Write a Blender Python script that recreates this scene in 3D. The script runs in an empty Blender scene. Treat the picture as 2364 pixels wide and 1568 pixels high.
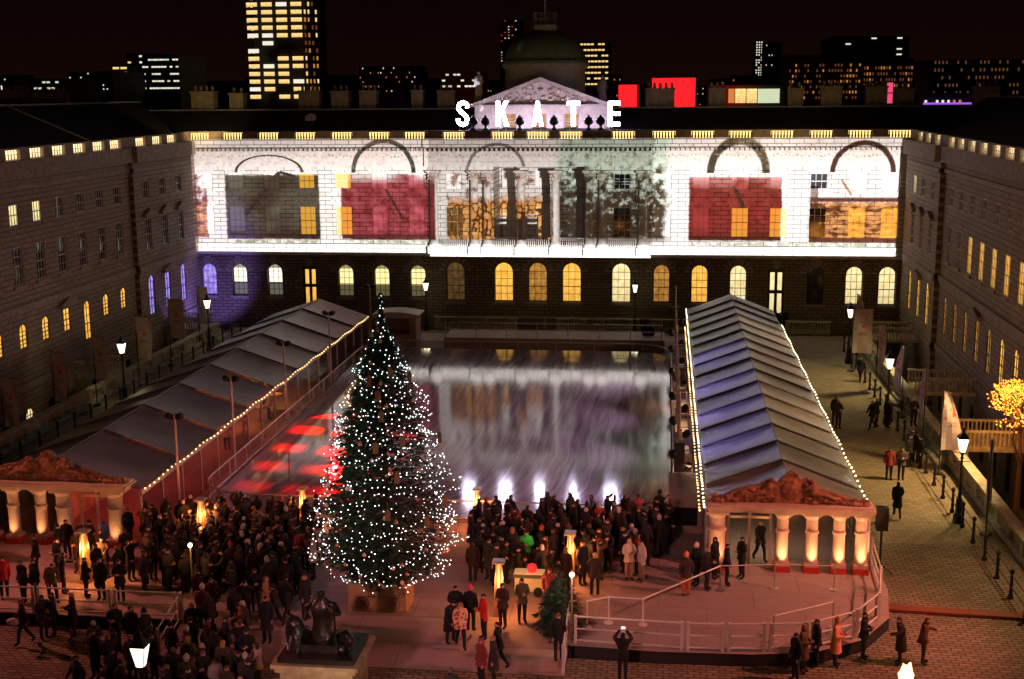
import bpy, bmesh, math, random
from mathutils import Vector, Matrix, noise
C = bpy.context.scene.collection
R = math.radians
# ------------------------------------------------------------------ camera
F, CX, CY, H = 2930.0, 1182.0, 784.0, 19.5          # photograph measured on a 2364 px wide grid
RM = ((0.9929825828377092, -0.015441275859565473, 0.11724827154709189),
      (0.11801586493451424, 0.19314709162521906, -0.9740464345299344),
      (-0.007605642951801822, 0.9810483005421028, 0.19361401343586077))
rm = Matrix(RM)
cd = bpy.data.cameras.new('camera'); cam = bpy.data.objects.new('camera', cd); C.objects.link(cam)
cd.sensor_width = 36; cd.lens = 36*F/2364; cd.clip_start = 0.5; cd.clip_end = 4000
cam.matrix_world = Matrix.Translation((0, 0, H)) @ rm.to_4x4()
sc = bpy.context.scene; sc.camera = cam
sc.view_settings.view_transform = 'Standard'; sc.view_settings.look = 'None'
sc.view_settings.exposure = 0; sc.view_settings.gamma = 1
sc.render.engine = 'CYCLES'
cy = sc.cycles
cy.max_bounces = 5; cy.diffuse_bounces = 3; cy.glossy_bounces = 3; cy.transparent_max_bounces = 6
cy.sample_clamp_indirect = 3; cy.sample_clamp_direct = 0; cy.use_denoising = True
cy.caustics_reflective = False; cy.caustics_refractive = False
# ------------------------------------------------------------------ world: night sky with faint city glow
w = bpy.data.worlds.new('World'); sc.world = w; w.use_nodes = True
nt = w.node_tree; bg = nt.nodes['Background']
tc = nt.nodes.new('ShaderNodeTexCoord'); sp = nt.nodes.new('ShaderNodeSeparateXYZ'); cr = nt.nodes.new('ShaderNodeValToRGB')
nt.links.new(tc.outputs['Generated'], sp.inputs[0]); nt.links.new(sp.outputs[2], cr.inputs[0]); nt.links.new(cr.outputs[0], bg.inputs[0])
e = cr.color_ramp.elements
e[0].position = 0.0; e[0].color = (0.0065, 0.0020, 0.0012, 1); e[1].position = 0.35; e[1].color = (0.0020, 0.0005, 0.0006, 1)
k = cr.color_ramp.elements.new(0.07); k.color = (0.0036, 0.0007, 0.0008, 1)
bg.inputs[1].default_value = 1.0
# ------------------------------------------------------------------ lights of the place
def light(name, kind, loc, power, col, target=None, size=0.1, spot=60, blend=0.3, parent=None):
    l = bpy.data.lights.new(name, kind); l.energy = power; l.color = col
    if kind == 'AREA': l.shape = 'RECTANGLE'; l.size = size; l.size_y = .35
    else: l.shadow_soft_size = size
    if kind == 'SPOT': l.spot_size = R(spot); l.spot_blend = blend
    o = bpy.data.objects.new(name, l); C.objects.link(o); o.location = loc
    if target: o.rotation_euler = (Vector(target)-Vector(loc)).to_track_quat('-Z', 'Y').to_euler()
    if parent: o.parent = parent
    return o
# pink floods high on the three wings round the plaza, out of the frame
light('flood_east', 'SPOT', (-38.6, 47.5, 12.5), 9000, (1.0, .24, .20), (-15, 41, 0), .35, 58, .7)
light('flood_west', 'SPOT', (18.6, 41.0, 13.0), 12000, (1.0, .25, .18), (1.5, 45, 0), .35, 62, .7)
light('flood_north', 'SPOT', (-10, 3.0, 15.0), 20000, (1.0, .38, .36), (-6.5, 37.0, 0), .5, 30, .7)
# dim pale wash over the wings and roofs, from two spots high at the north end
light('wash_east', 'SPOT', (8, 5, 17), 10500, (1.0, .43, .27), (-39, 72, 8), 1.0, 32, .9)
light('wash_west', 'SPOT', (-28, 5, 17), 8500, (1.0, .44, .26), (19, 70, 9), 1.0, 32, .9)

# ------------------------------------------------------------------ node helpers
class V:                                             # a scalar socket with operators
    def __init__(s, t, sock): s.t = t; s.s = sock
    def op(s, o, b=None, c=None, clamp=False):
        n = s.t.nodes.new('ShaderNodeMath'); n.operation = o; n.use_clamp = clamp
        for i, x in enumerate((s, b, c)):
            if x is None: continue
            if isinstance(x, V): s.t.links.new(x.s, n.inputs[i])
            else: n.inputs[i].default_value = x
        return V(s.t, n.outputs[0])
    def __add__(s, b): return s.op('ADD', b)
    def __sub__(s, b): return s.op('SUBTRACT', b)
    def __mul__(s, b): return s.op('MULTIPLY', b)
    def __truediv__(s, b): return s.op('DIVIDE', b)
    def gt(s, b): return s.op('GREATER_THAN', b)
    def lt(s, b): return s.op('LESS_THAN', b)
    def cl(s): return s.op('ADD', 0.0, clamp=True)
    def inv(s): return (s*-1.0)+1.0
    def ramp(s, a, b):                                # 0 at a, 1 at b, clamped
        return ((s-a)*(1.0/(b-a))).cl()
    def box(s, a, b, e=.06): return s.ramp(a-e, a+e)*s.ramp(b+e, b-e)
def mixc(t, a, b, f):
    n = t.nodes.new('ShaderNodeMix'); n.data_type = 'RGBA'
    for x, i in ((f, 0), (a, 6), (b, 7)):
        if isinstance(x, V): t.links.new(x.s, n.inputs[i])
        elif hasattr(x, 'links'): t.links.new(x, n.inputs[i])
        elif i == 0: n.inputs[i].default_value = x
        else: n.inputs[i].default_value = (x[0], x[1], x[2], 1)
    return n.outputs[2]
def vec(t, x, y, z=0.0):
    n = t.nodes.new('ShaderNodeCombineXYZ')
    for i, q in enumerate((x, y, z)):
        if isinstance(q, V): t.links.new(q.s, n.inputs[i])
        else: n.inputs[i].default_value = q
    return n.outputs[0]
def noi(t, v, scale, detail=3, rough=.6):
    n = t.nodes.new('ShaderNodeTexNoise'); n.inputs['Scale'].default_value = scale; n.inputs['Detail'].default_value = detail
    n.inputs['Roughness'].default_value = rough
    t.links.new(v, n.inputs['Vector']); return V(t, n.outputs[0])
def vor(t, v, scale, feat='F1'):
    n = t.nodes.new('ShaderNodeTexVoronoi'); n.feature = feat; n.inputs['Scale'].default_value = scale
    t.links.new(v, n.inputs['Vector']); return V(t, n.outputs[0])

# ------------------------------------------------------------------ pixel -> world (2364 px grid)
def ray(x, y): return rm @ Vector((x-CX, -(y-CY), -F))
def onz(x, y, z=0.0):
    d = ray(x, y); t = (z-H)/d.z; return Vector((d.x*t, d.y*t, z))
def ony(x, y, Y):
    d = ray(x, y); t = Y/d.y; return Vector((d.x*t, Y, H+d.z*t))
XL, XR, YF = -39.7, 19.3, 104.0

# ------------------------------------------------------------------ the projector: a real lamp throwing a picture on the south front
PX, PY, PZ = 17.0, 2.0, 15.5
pj = light('picture_projector', 'SPOT', (PX, PY, PZ), 1000000, (1, 1, 1), (-10, YF, 10), .02, 40, .02)
pj.data.use_nodes = True; t = pj.data.node_tree
for n in list(t.nodes): t.nodes.remove(n)
out = t.nodes.new('ShaderNodeOutputLight'); em = t.nodes.new('ShaderNodeEmission'); t.links.new(em.outputs[0], out.inputs[0])
g = t.nodes.new('ShaderNodeNewGeometry'); s3 = t.nodes.new('ShaderNodeSeparateXYZ'); t.links.new(g.outputs['Normal'], s3.inputs[0])
dx, dy, dz = (V(t, s3.outputs[i]) for i in range(3))
x = (dx/dy)*(YF-PY)+PX; z = (dz/dy)*(YF-PY)+PZ
def fx(p, y=480): return ony(p, y, YF).x
def fz(p, q): return ony(p, q, YF).z
uv = vec(t, x, z)
n1 = noi(t, uv, 1.2, 4); n2 = noi(t, vec(t, x*1.0, z*3.0, 5.0), 1.3, 3); n3 = noi(t, uv, .35, 2)
xw = x+(n1-.5)*.22; zw = z+(n2-.5)*.20
mask = x.box(-39.8, 18.45, .03)*z.ramp(6.08, 6.12)*z.ramp(15.62, 15.56)
inport = x.gt(-19.5)*x.lt(-.9)
mask2 = (x.gt(-19.5)*x.lt(-1.15)*z.gt(5.85)*z.lt(6.12)).op('MAXIMUM', mask)*1.0
col = mixc(t, (1, .97, .98), (.93, .80, .78), (n3*2-.4).cl()*z.ramp(12.5, 14.2))
leop_s = vor(t, vec(t, xw, zw), 1.5); leop_e = vor(t, vec(t, x+(n1-.5)*.8, z+(n2-.5)*.8), 1.25, 'DISTANCE_TO_EDGE')
spots = (leop_e.lt(.055)).op('MAXIMUM', leop_s.lt(.12))
leop = mixc(t, mixc(t, (.75, .24, .03), (1.0, .55, .18), n1.ramp(.35, .65)), (.04, .01, .005), spots)
leopw = mixc(t, (.09, .025, .01), (.85, .38, .14), (n2*.6+n1*.4).ramp(.42, .60))
def handle(xc, a, z0, b, th):                          # an arched handle standing on z0
    r_ = (((x-xc)*(1/a)).op('POWER', 2)+((z-z0)*(1/b)).op('POWER', 2)).op('SQRT')
    return (r_-1).op('ABSOLUTE').ramp(th/a*1.15, th/a*.75)*z.gt(z0)
def strap(x0, z0, x1, z1, th):
    L = math.hypot(x1-x0, z1-z0); ux, uz = (x1-x0)/L, (z1-z0)/L
    dpp = ((x-x0)*uz-(z-z0)*ux).op('ABSOLUTE'); al = (x-x0)*ux+(z-z0)*uz
    return dpp.ramp(th*1.3, th*.7)*al.box(0, L, .05)
# zx: bag box given by photo pixels
def bb(x0, y0, x1, y1, e=.07):
    return xw.box(fx(x0), fx(x1), e)*zw.box(fz(x0, y1), fz(x0, y0), e)
# bag 0: slice at the far left
f = bb(430, 402, 479, 548)
col = mixc(t, col, mixc(t, leopw, mixc(t, (.25, .05, .06), (1, .95, .95), n1.ramp(.42, .58)), z.gt(fz(460, 466))), f)
# bag A: dark brown
a0 = bb(522, 404, 738, 551)
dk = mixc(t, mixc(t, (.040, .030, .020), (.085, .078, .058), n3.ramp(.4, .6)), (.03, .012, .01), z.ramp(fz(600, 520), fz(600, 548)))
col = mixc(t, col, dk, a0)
col = mixc(t, col, (.03, .018, .014), strap(fx(566), fz(566, 497), fx(648), fz(648, 398), .16)*1.0)
col = mixc(t, col, (.03, .018, .014), strap(fx(648), fz(648, 397), fx(685), fz(685, 408), .12))
col = mixc(t, col, (.02, .03, .03), handle(fx(624), fx(700)-fx(624), fz(624, 398), fz(624, 359)-fz(624, 398), .13))
# bag B: crimson
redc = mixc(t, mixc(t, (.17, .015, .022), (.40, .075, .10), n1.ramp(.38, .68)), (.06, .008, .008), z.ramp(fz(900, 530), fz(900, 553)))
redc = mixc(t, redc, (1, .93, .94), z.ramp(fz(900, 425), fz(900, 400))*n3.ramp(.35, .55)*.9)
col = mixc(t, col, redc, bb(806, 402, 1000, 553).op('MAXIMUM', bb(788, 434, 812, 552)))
col = mixc(t, col, (.06, .02, .02), strap(fx(892), fz(892, 438), fx(930), fz(930, 505), .12))
col = mixc(t, col, (.02, .035, .035), handle(fx(887), fx(948)-fx(887)+.3, fz(887, 399), fz(887, 325)-fz(887, 399), .2))
# bag C: red with a wide handle
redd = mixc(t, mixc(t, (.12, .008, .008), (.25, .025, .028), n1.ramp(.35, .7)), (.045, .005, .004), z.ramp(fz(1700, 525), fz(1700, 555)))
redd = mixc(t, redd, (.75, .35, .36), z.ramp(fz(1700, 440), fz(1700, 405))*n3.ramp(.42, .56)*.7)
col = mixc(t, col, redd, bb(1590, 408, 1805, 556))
col = mixc(t, col, (.03, .01, .01), strap(fx(1693), fz(1693, 430), fx(1718), fz(1718, 482), .16))
col = mixc(t, col, (.012, .02, .02), handle(fx(1702), fx(1766)-fx(1702), fz(1702, 400), fz(1702, 323)-fz(1702, 400), .33))
# bag D: white flap over leopard body
fd = bb(1869, 402, 2094, 560)
bd = mixc(t, leopw, mixc(t, (1, .93, .93), (.5, .28, .28), (n2.gt(.62))*.5), z.ramp(fz(1950, 470), fz(1950, 462)))
bd = mixc(t, bd, (.10, .025, .02), (z.box(fz(1950, 466), fz(1950, 457), .03)).op('MAXIMUM', z.ramp(fz(1950, 548), fz(1950, 552))))
bd = mixc(t, bd, (.10, .04, .04), x.lt(fx(1888))*z.lt(fz(1888, 430))*.8)
bd = mixc(t, bd, (.06, .02, .008), x.lt(fx(1905))*z.lt(fz(1888, 470))*n1.gt(.47)*.85)
col = mixc(t, col, bd, fd)
gr = noi(t, vec(t, x*1.0, z*2.2, 9.0), 1.7, 6, .7)
col = mixc(t, col, (.60, .50, .48), gr.ramp(.52, .72)*z.ramp(12.6, 13.4)*.8)
col = mixc(t, col, (.45, .24, .2), strap(fx(1940), fz(1940, 415), fx(1965), fz(1965, 452), .1))
col = mixc(t, col, (.05, .02, .018), handle(fx(1988), fx(2058)-fx(1988), fz(1988, 398), fz(1988, 329)-fz(1988, 398), .22))
# bag E: leopard, on the columns
fe = bb(1032, 400, 1272, 553)
be = mixc(t, leop, mixc(t, (1, .93, .92), (.35, .2, .17), n1.ramp(.52, .6)), z.ramp(fz(1100, 470), fz(1100, 450)))
plate = x.gt(fx(1140))*x.lt(fx(1262))*z.lt(fz(1200, 505))
be = mixc(t, be, (.02, .01, .008), plate)
lines = ((x.gt(fx(1158))*x.lt(fx(1188))).op('MAXIMUM', x.gt(fx(1236))*x.lt(fx(1258))))*(z.box(fz(1200, 500), fz(1200, 497), .03)+z.box(fz(1200, 509), fz(1200, 506), .03)+z.box(fz(1200, 521), fz(1200, 517), .03)).cl()
be = mixc(t, be, (1, .97, .95), lines)
col = mixc(t, col, be, fe)
col = mixc(t, col, (.12, .11, .11), handle(fx(1143), fx(1208)-fx(1143), fz(1143, 395), fz(1143, 332)-fz(1143, 395), .14)*.85)
# picture F: foliage, greenish
ff = x.ramp(fx(1275), fx(1300))*(x+(n1-.5)*1.6).ramp(fx(1552), fx(1530))*z.ramp(fz(1400, 566), fz(1400, 548))
gl = noi(t, uv, 1.5, 6, .75); 
fol = mixc(t, (.035, .022, .012), (.62, .74, .64), (gl+z.ramp(9.0, 14.0)*.22-.1).ramp(.46, .60))
col = mixc(t, col, fol, ff)
# grassy shade under the bags, bright sill band
gs = z.box(fz(700, 562), fz(700, 553), .08)*((x*1.0).op('SINE').op('ABSOLUTE').gt(-1))
gm = (x.box(fx(540), fx(738)).op('MAXIMUM', x.box(fx(800), fx(990)))).op('MAXIMUM', x.box(fx(1590), fx(2090)))
col = mixc(t, col, (.42, .46, .36), gs*gm*noi(t, uv, 2.2, 2).ramp(.4, .55))
t.links.new(col, em.inputs[0])
st = mask2*(z.ramp(6.95, 6.7)*.45+1.0)*(z.ramp(13.0, 15.0)*-.38+1.0)*(inport*z.gt(6.9)*-.42+1.0)
t.links.new(st.s, em.inputs[1])

# ------------------------------------------------------------------ object helpers
def link(name, me, mat=None, parent=None):
    o = bpy.data.objects.new(name, me); C.objects.link(o)
    if mat and not len(me.materials): me.materials.append(mat)
    if parent: o.parent = parent
    return o
def setmat(o, m):
    o.material_slots[0].link = 'OBJECT'; o.material_slots[0].material = m
def tag(o, label=None, cat=None, group=None, kind=None):
    if label: o['label'] = label
    if cat: o['category'] = cat
    if group: o['group'] = group
    if kind: o['kind'] = kind
    return o
def thing(name, label, cat, loc=(0, 0, 0), rz=0, group=None):
    o = bpy.data.objects.new(name, None); C.objects.link(o); o.location = loc; o.rotation_euler = (0, 0, rz)
    o.empty_display_size = .2
    return tag(o, label, cat, group)
def kids(o): return list(o.children)
def dup(o, parent=None):
    ch = kids(o)
    c = o.copy(); C.objects.link(c); c.parent = parent
    for q in ch: dup(q, c)
    return c
class MB:
    def __init__(s): s.v = []; s.f = []
    def quad(s, *p):
        n = len(s.v); s.v += [tuple(q) for q in p]; s.f.append(tuple(range(n, n+len(p))))
    def box(s, x0, y0, z0, x1, y1, z1):
        n = len(s.v)
        s.v += [(x, y, z) for z in (z0, z1) for y in (y0, y1) for x in (x0, x1)]
        s.f += [tuple(n+i for i in q) for q in ((0, 2, 3, 1), (4, 5, 7, 6), (0, 1, 5, 4), (2, 6, 7, 3), (0, 4, 6, 2), (1, 3, 7, 5))]
    def lathe(s, prof, n=12, c=(0, 0, 0), sx=1, sy=1, ph=0):
        b = len(s.v)
        for r_, z_ in prof:
            for i in range(n):
                a = 2*math.pi*i/n+ph; s.v.append((c[0]+r_*math.cos(a)*sx, c[1]+r_*math.sin(a)*sy, c[2]+z_))
        for j in range(len(prof)-1):
            for i in range(n):
                k_ = (i+1) % n
                s.f.append((b+j*n+i, b+j*n+k_, b+(j+1)*n+k_, b+(j+1)*n+i))
        s.f.append(tuple(b+i for i in range(n))[::-1]); s.f.append(tuple(b+(len(prof)-1)*n+i for i in range(n)))
    def tube(s, pts, r_, n=6, r2=None):
        pts = [Vector(p) for p in pts]; b = len(s.v); m = len(pts)
        for j, p in enumerate(pts):
            d = (pts[min(j+1, m-1)]-pts[max(j-1, 0)]).normalized()
            u = d.cross(Vector((0, 0, 1)));
            if u.length < .1: u = d.cross(Vector((1, 0, 0)))
            u.normalize(); w_ = d.cross(u)
            rr = r_ if r2 is None else r_+(r2-r_)*j/(m-1)
            for i in range(n):
                a = 2*math.pi*i/n; s.v.append(tuple(p+u*math.cos(a)*rr+w_*math.sin(a)*rr))
        for j in range(m-1):
            for i in range(n):
                k_ = (i+1) % n
                s.f.append((b+j*n+i, b+j*n+k_, b+(j+1)*n+k_, b+(j+1)*n+i))
        s.f.append(tuple(b+i for i in range(n))[::-1]); s.f.append(tuple(b+(m-1)*n+i for i in range(n)))
    def ball(s, c, r_, n=8, m=5, sx=1, sy=1, sz=1):
        prof = [(max(.001, math.sin(math.pi*j/m))*r_, -math.cos(math.pi*j/m)*r_*sz) for j in range(m+1)]
        s.lathe(prof, n, c, sx, sy)
    def prism(s, poly, y0, y1):                       # poly in x,z extruded along y
        n = len(s.v); m = len(poly)
        s.v += [(p[0], y0, p[1]) for p in poly]+[(p[0], y1, p[1]) for p in poly]
        s.f.append(tuple(range(n, n+m))); s.f.append(tuple(range(n+m, n+2*m))[::-1])
        for i in range(m):
            k_ = (i+1) % m; s.f.append((n+i, n+k_, n+m+k_, n+m+i))
    def mesh2(s, name, m0, m1):                       # faces turned to -Y get m1
        me = s.mesh(name); me.materials.append(m0); me.materials.append(m1)
        for p in me.polygons: p.material_index = 1 if p.normal.y < -.9 else 0
        return me
    def mesh(s, name, smooth=False):
        me = bpy.data.meshes.new(name); me.from_pydata(s.v, [], s.f); me.update()
        bm = bmesh.new(); bm.from_mesh(me); bmesh.ops.recalc_face_normals(bm, faces=bm.faces); bm.to_mesh(me); bm.free()
        if smooth:
            for p in me.polygons: p.use_smooth = True
        return me
    def build(s, name, mat, parent=None, smooth=False):
        return link(name, s.mesh(name, smooth), mat, parent)

# ------------------------------------------------------------------ materials
def mat(name, col, rough=.7, metal=0, emis=None, es=0, nscale=None, namp=.25, bump=0, spec=None, coords='Object', sample=None, alpha=None):
    m = bpy.data.materials.new(name); m.use_nodes = True; t = m.node_tree; b = t.nodes['Principled BSDF']
    b.inputs['Base Color'].default_value = (*col, 1); b.inputs['Roughness'].default_value = rough; b.inputs['Metallic'].default_value = metal
    if spec is not None: b.inputs['Specular IOR Level'].default_value = spec
    if emis: b.inputs['Emission Color'].default_value = (*emis, 1); b.inputs['Emission Strength'].default_value = es
    if nscale:
        tcn = t.nodes.new('ShaderNodeTexCoord'); n = noi(t, tcn.outputs[coords], nscale, 5)
        c = mixc(t, tuple(q*(1-namp) for q in col), tuple(min(1, q*(1+namp)) for q in col), n.ramp(.3, .7)); t.links.new(c, b.inputs['Base Color'])
        if bump:
            bn = t.nodes.new('ShaderNodeBump'); bn.inputs['Strength'].default_value = bump; bn.inputs['Distance'].default_value = .02
            t.links.new(n.s, bn.inputs['Height']); t.links.new(bn.outputs[0], b.inputs['Normal'])
    if alpha is not None: b.inputs['Alpha'].default_value = alpha
    if emis: m.cycles.emission_sampling = sample or 'NONE'
    return m
def stone(name, col, axis, bw=.9, bh=.32, mortar=.02, dark=.35, var=.15, bump=.6):
    m = bpy.data.materials.new(name); m.use_nodes = True; t = m.node_tree; b = t.nodes['Principled BSDF']
    g = t.nodes.new('ShaderNodeNewGeometry'); s_ = t.nodes.new('ShaderNodeSeparateXYZ'); t.links.new(g.outputs['Position'], s_.inputs[0])
    a = {'x': (0, 2), 'y': (1, 2), 'z': (0, 1)}[axis]
    v = vec(t, V(t, s_.outputs[a[0]]), V(t, s_.outputs[a[1]]))
    br = t.nodes.new('ShaderNodeTexBrick'); t.links.new(v, br.inputs['Vector'])
    br.inputs['Scale'].default_value = 1; br.inputs['Brick Width'].default_value = bw; br.inputs['Row Height'].default_value = bh
    br.inputs['Mortar Size'].default_value = mortar; br.inputs['Mortar Smooth'].default_value = .2
    br.inputs['Color1'].default_value = (*[q*(1+var) for q in col], 1); br.inputs['Color2'].default_value = (*[q*(1-var) for q in col], 1)
    br.inputs['Mortar'].default_value = (*[q*dark for q in col], 1)
    n = noi(t, g.outputs['Position'], 1.1, 6, .65)
    c = mixc(t, br.outputs['Color'], (col[0]*.55, col[1]*.5, col[2]*.45), n.ramp(.52, .75)*.55)
    n5 = noi(t, g.outputs['Position'], 9, 3)
    c = mixc(t, c, (col[0]*.6, col[1]*.6, col[2]*.6), n5.ramp(.5, .8)*.3)
    t.links.new(c, b.inputs['Base Color']); b.inputs['Roughness'].default_value = .85
    bn = t.nodes.new('ShaderNodeBump'); bn.inputs['Strength'].default_value = bump; bn.inputs['Distance'].default_value = .03
    h = (V(t, br.outputs['Fac'])*-1.0)+n5*.3
    t.links.new(h.s, bn.inputs['Height']); t.links.new(bn.outputs[0], b.inputs['Normal'])
    return m
M = {}
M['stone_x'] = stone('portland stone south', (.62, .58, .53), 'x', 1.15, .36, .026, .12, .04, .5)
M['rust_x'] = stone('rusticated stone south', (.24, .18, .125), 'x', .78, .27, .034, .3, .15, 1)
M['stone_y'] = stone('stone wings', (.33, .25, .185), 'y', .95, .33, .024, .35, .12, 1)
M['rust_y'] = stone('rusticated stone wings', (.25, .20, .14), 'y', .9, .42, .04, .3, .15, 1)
M['trim'] = mat('stone trim', (.60, .56, .51), .8, nscale=3, namp=.18, bump=.4)
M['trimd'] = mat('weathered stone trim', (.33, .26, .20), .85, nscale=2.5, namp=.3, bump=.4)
M['relief'] = mat('carved relief stone', (.50, .42, .36), .8, nscale=5, namp=.5, bump=1)
M['slate'] = mat('slate roof', (.018, .018, .022), .65, nscale=2, namp=.4)
M['lead'] = mat('lead ridge', (.30, .28, .26), .5, nscale=4)
M['copper'] = mat('aged dome copper', (.20, .26, .19), .6, nscale=1.2, namp=.2)
M['glass'] = mat('dark window glass', (.012, .012, .016), .08)
M['blind'] = mat('white window blind', (.78, .78, .76), .7)
M['frame'] = mat('painted window frame', (.55, .53, .48), .5)
M['framed'] = mat('dark window frame', (.05, .04, .035), .5)
def lit(name, c0, c1, s, vert=True):
    m = bpy.data.materials.new(name); m.use_nodes = True; t = m.node_tree; b = t.nodes['Principled BSDF']
    tcn = t.nodes.new('ShaderNodeTexCoord'); oi = t.nodes.new('ShaderNodeObjectInfo')
    s_ = t.nodes.new('ShaderNodeSeparateXYZ'); t.links.new(tcn.outputs['Generated'], s_.inputs[0])
    X, Z = V(t, s_.outputs[0]), V(t, s_.outputs[2]); r_ = V(t, oi.outputs['Random'])
    n = noi(t, vec(t, X*2.5+r_*37.0, Z*3.5+r_*11.0), 1.6, 3)
    c = mixc(t, c0, c1, n.ramp(.30, .75)); t.links.new(c, b.inputs['Emission Color'])
    b.inputs['Base Color'].default_value = (.05, .03, .01, 1)
    st_ = (n.ramp(.2, .7)*.35+.75)*(Z*.35+.75)*s if vert else n*s*2
    t.links.new(st_.s, b.inputs['Emission Strength']); m.cycles.emission_sampling = 'NONE'; return m
M['litw'] = lit('lit room cream', (1, .72, .25), (1, .90, .55), 1.15)
M['lity'] = lit('lit room amber', (.95, .40, .04), (1, .60, .12), 1.25)
M['amber'] = mat('amber blind', (.6, .3, .1), .6, emis=(1, .50, .06), es=.62)
M['lito'] = lit('lit room orange', (.55, .20, .03), (1, .50, .10), .62)
M['litp'] = lit('lit room violet', (.25, .16, 1), (.62, .5, 1), .95)
M['farlit'] = lit('far lit office', (1, .55, .10), (1, .85, .42), 1.15)
M['litd'] = lit('dim room', (.10, .05, .015), (.22, .12, .04), .6)
def half(name, c0, s, cut):
    m = mat(name, (.05, .03, .01), .5, emis=c0, es=s); t = m.node_tree; b = t.nodes['Principled BSDF']
    tcn = t.nodes.new('ShaderNodeTexCoord'); s_ = t.nodes.new('ShaderNodeSeparateXYZ'); t.links.new(tcn.outputs['Generated'], s_.inputs[0])
    Z = V(t, s_.outputs[2]); st_ = Z.gt(cut)*Z.lt(.86)*s+.12+Z.gt(.86)*.25; t.links.new(st_.s, b.inputs['Emission Strength']); return m
M['halfw'] = half('half blind lit room', (1, .93, .68), 1.4, .42)
M['halfy'] = half('half lit yellow room', (1, .78, .34), 1.25, .36)
M['strip'] = mat('warm parapet glow panel', (.8, .6, .3), .5, emis=(1, .66, .22), es=1.9)
M['stripw'] = mat('warm parapet glow panel wings', (.8, .6, .3), .5, emis=(1, .76, .40), es=1.5)
M['black'] = mat('black painted metal', (.015, .015, .016), .45)
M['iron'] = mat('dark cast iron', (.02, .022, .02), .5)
M['bronze'] = mat('dark bronze', (.045, .038, .035), .32, metal=.6, nscale=3, namp=.4)
M['white'] = mat('white painted metal', (.78, .74, .70), .4)
M['steel'] = mat('brushed steel post', (.55, .52, .5), .35, metal=.6)
M['lantern'] = mat('lantern glass', (.9, .9, .8), .4, emis=(1, .93, .66), es=2.6)
M['letter'] = mat('white illuminated letter', (.9, .9, .9), .4, emis=(.78, .70, 1), es=60, sample='AUTO')
M['letters'] = mat('letter side casing', (.5, .5, .55), .4)
M['bulbw'] = mat('white bulb', (.9, .9, .9), .4, emis=(.80, .97, .98), es=4.5)
M['bulby'] = mat('warm festoon bulb', (.9, .8, .5), .4, emis=(1, .60, .22), es=5)
M['bulbc'] = mat('cream festoon bulb', (.9, .8, .6), .4, emis=(1, .86, .55), es=5)
M['flame'] = None
M['deck'] = stone('deck panels', (.36, .27, .28), 'z', 3.6, 1.8, .018, .6, .05, .2)
M['sett'] = stone('granite setts', (.25, .20, .135), 'z', .42, .20, .035, .35, .25, 1)
M['path'] = stone('stone paving path', (.27, .225, .14), 'z', .45, .3, .02, .6, .15, .6)
M['skirt'] = mat('dark deck skirt', (.022, .018, .018), .7)
M['wood'] = mat('brown wooden crate', (.50, .30, .14), .7, nscale=4)
M['ply'] = mat('printed hoarding', (.34, .22, .20), .6, nscale=2)
M['skin'] = mat('skin', (.50, .28, .20), .55)
M['mesh'] = mat('barrier panel', (.22, .17, .18), .3, alpha=.45)
# ------------------------------------------------------------------ ground, rink
def struct(name, mb, m): return tag(mb.build(name, m), kind='structure')
mb = MB(); mb.quad((-1500, -300, -3.6), (1500, -300, -3.6), (1500, 3000, -3.6), (-1500, 3000, -3.6)); struct('ground', mb, M['path'])
mb = MB(); mb.box(-35.8, 10, -3.5, 15.1, 101.6, -.004); struct('courtyard', mb, M['sett'])
mb = MB()
for x0, x1 in ((-35.4, -29.6), (9.6, 14.8)): mb.quad((x0, 54 if x0 > 0 else 44, 0), (x1, 54 if x0 > 0 else 44, 0), (x1, 101.4, 0), (x0, 101.4, 0))
struct('path', mb, M['path'])
DK = .45
deckpts = [(-29.6, 42.0), (-17.4, 42.0), (-17.4, 43.0), (-3.1, 43.0), (-3.1, 41.3), (0, 41.1), (3.2, 41.2), (5.4, 41.6), (7.2, 42.8), (8.4, 44.8), (8.8, 47.5), (8.8, 98), (-29.6, 98)]
n = len(deckpts); mb = MB()
mb.v = [(x, y, DK) for x, y in deckpts]; mb.f = [tuple(range(n))]
mb.quad((-17.4, 39.8, .01), (-3.1, 39.8, .01), (-3.1, 43.0, DK), (-17.4, 43.0, DK))
struct('deck', mb, M['deck'])
mb = MB()
for i in range(n):
    a, b = deckpts[i], deckpts[(i+1) % n]
    if a[1] == 43.0 and b[1] == 43.0: continue
    mb.quad((*a, 0), (*b, 0), (*b, DK-.002), (*a, DK-.002))
for x in (-17.4, -3.1): mb.quad((x, 39.8, 0), (x, 43, 0), (x, 43, DK-.003), (x, 39.8, .006))
struct('deck_skirt', mb, M['skirt'])
# ice
m = bpy.data.materials.new('skated ice'); m.use_nodes = True; t = m.node_tree; b = t.nodes['Principled BSDF']; M['ice'] = m
g = t.nodes.new('ShaderNodeNewGeometry'); s_ = t.nodes.new('ShaderNodeSeparateXYZ'); t.links.new(g.outputs['Position'], s_.inputs[0])
X, Y = V(t, s_.outputs[0]), V(t, s_.outputs[1])
wob = noi(t, vec(t, X*.12, Y*.10), 1, 2)
Xc = X+wob*1.2+((Y-56)*-.35).op('EXPONENT')*1.5
st1 = noi(t, vec(t, Xc*3.2, Y*.10), 1, 5, .7); st2 = noi(t, vec(t, Xc*14, Y*.35), 1, 3, .6); st3 = noi(t, vec(t, X*.5, Y*.4, 3.0), 1, 4)
t.links.new(mixc(t, (.17, .12, .155), (.42, .33, .40), (st1*.7+st2*.3).ramp(.42, .66)), b.inputs['Base Color'])
rg = (st1*.7+st3*.3).ramp(.35, .68)*.06+.05; t.links.new(rg.s, b.inputs['Roughness'])
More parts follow.
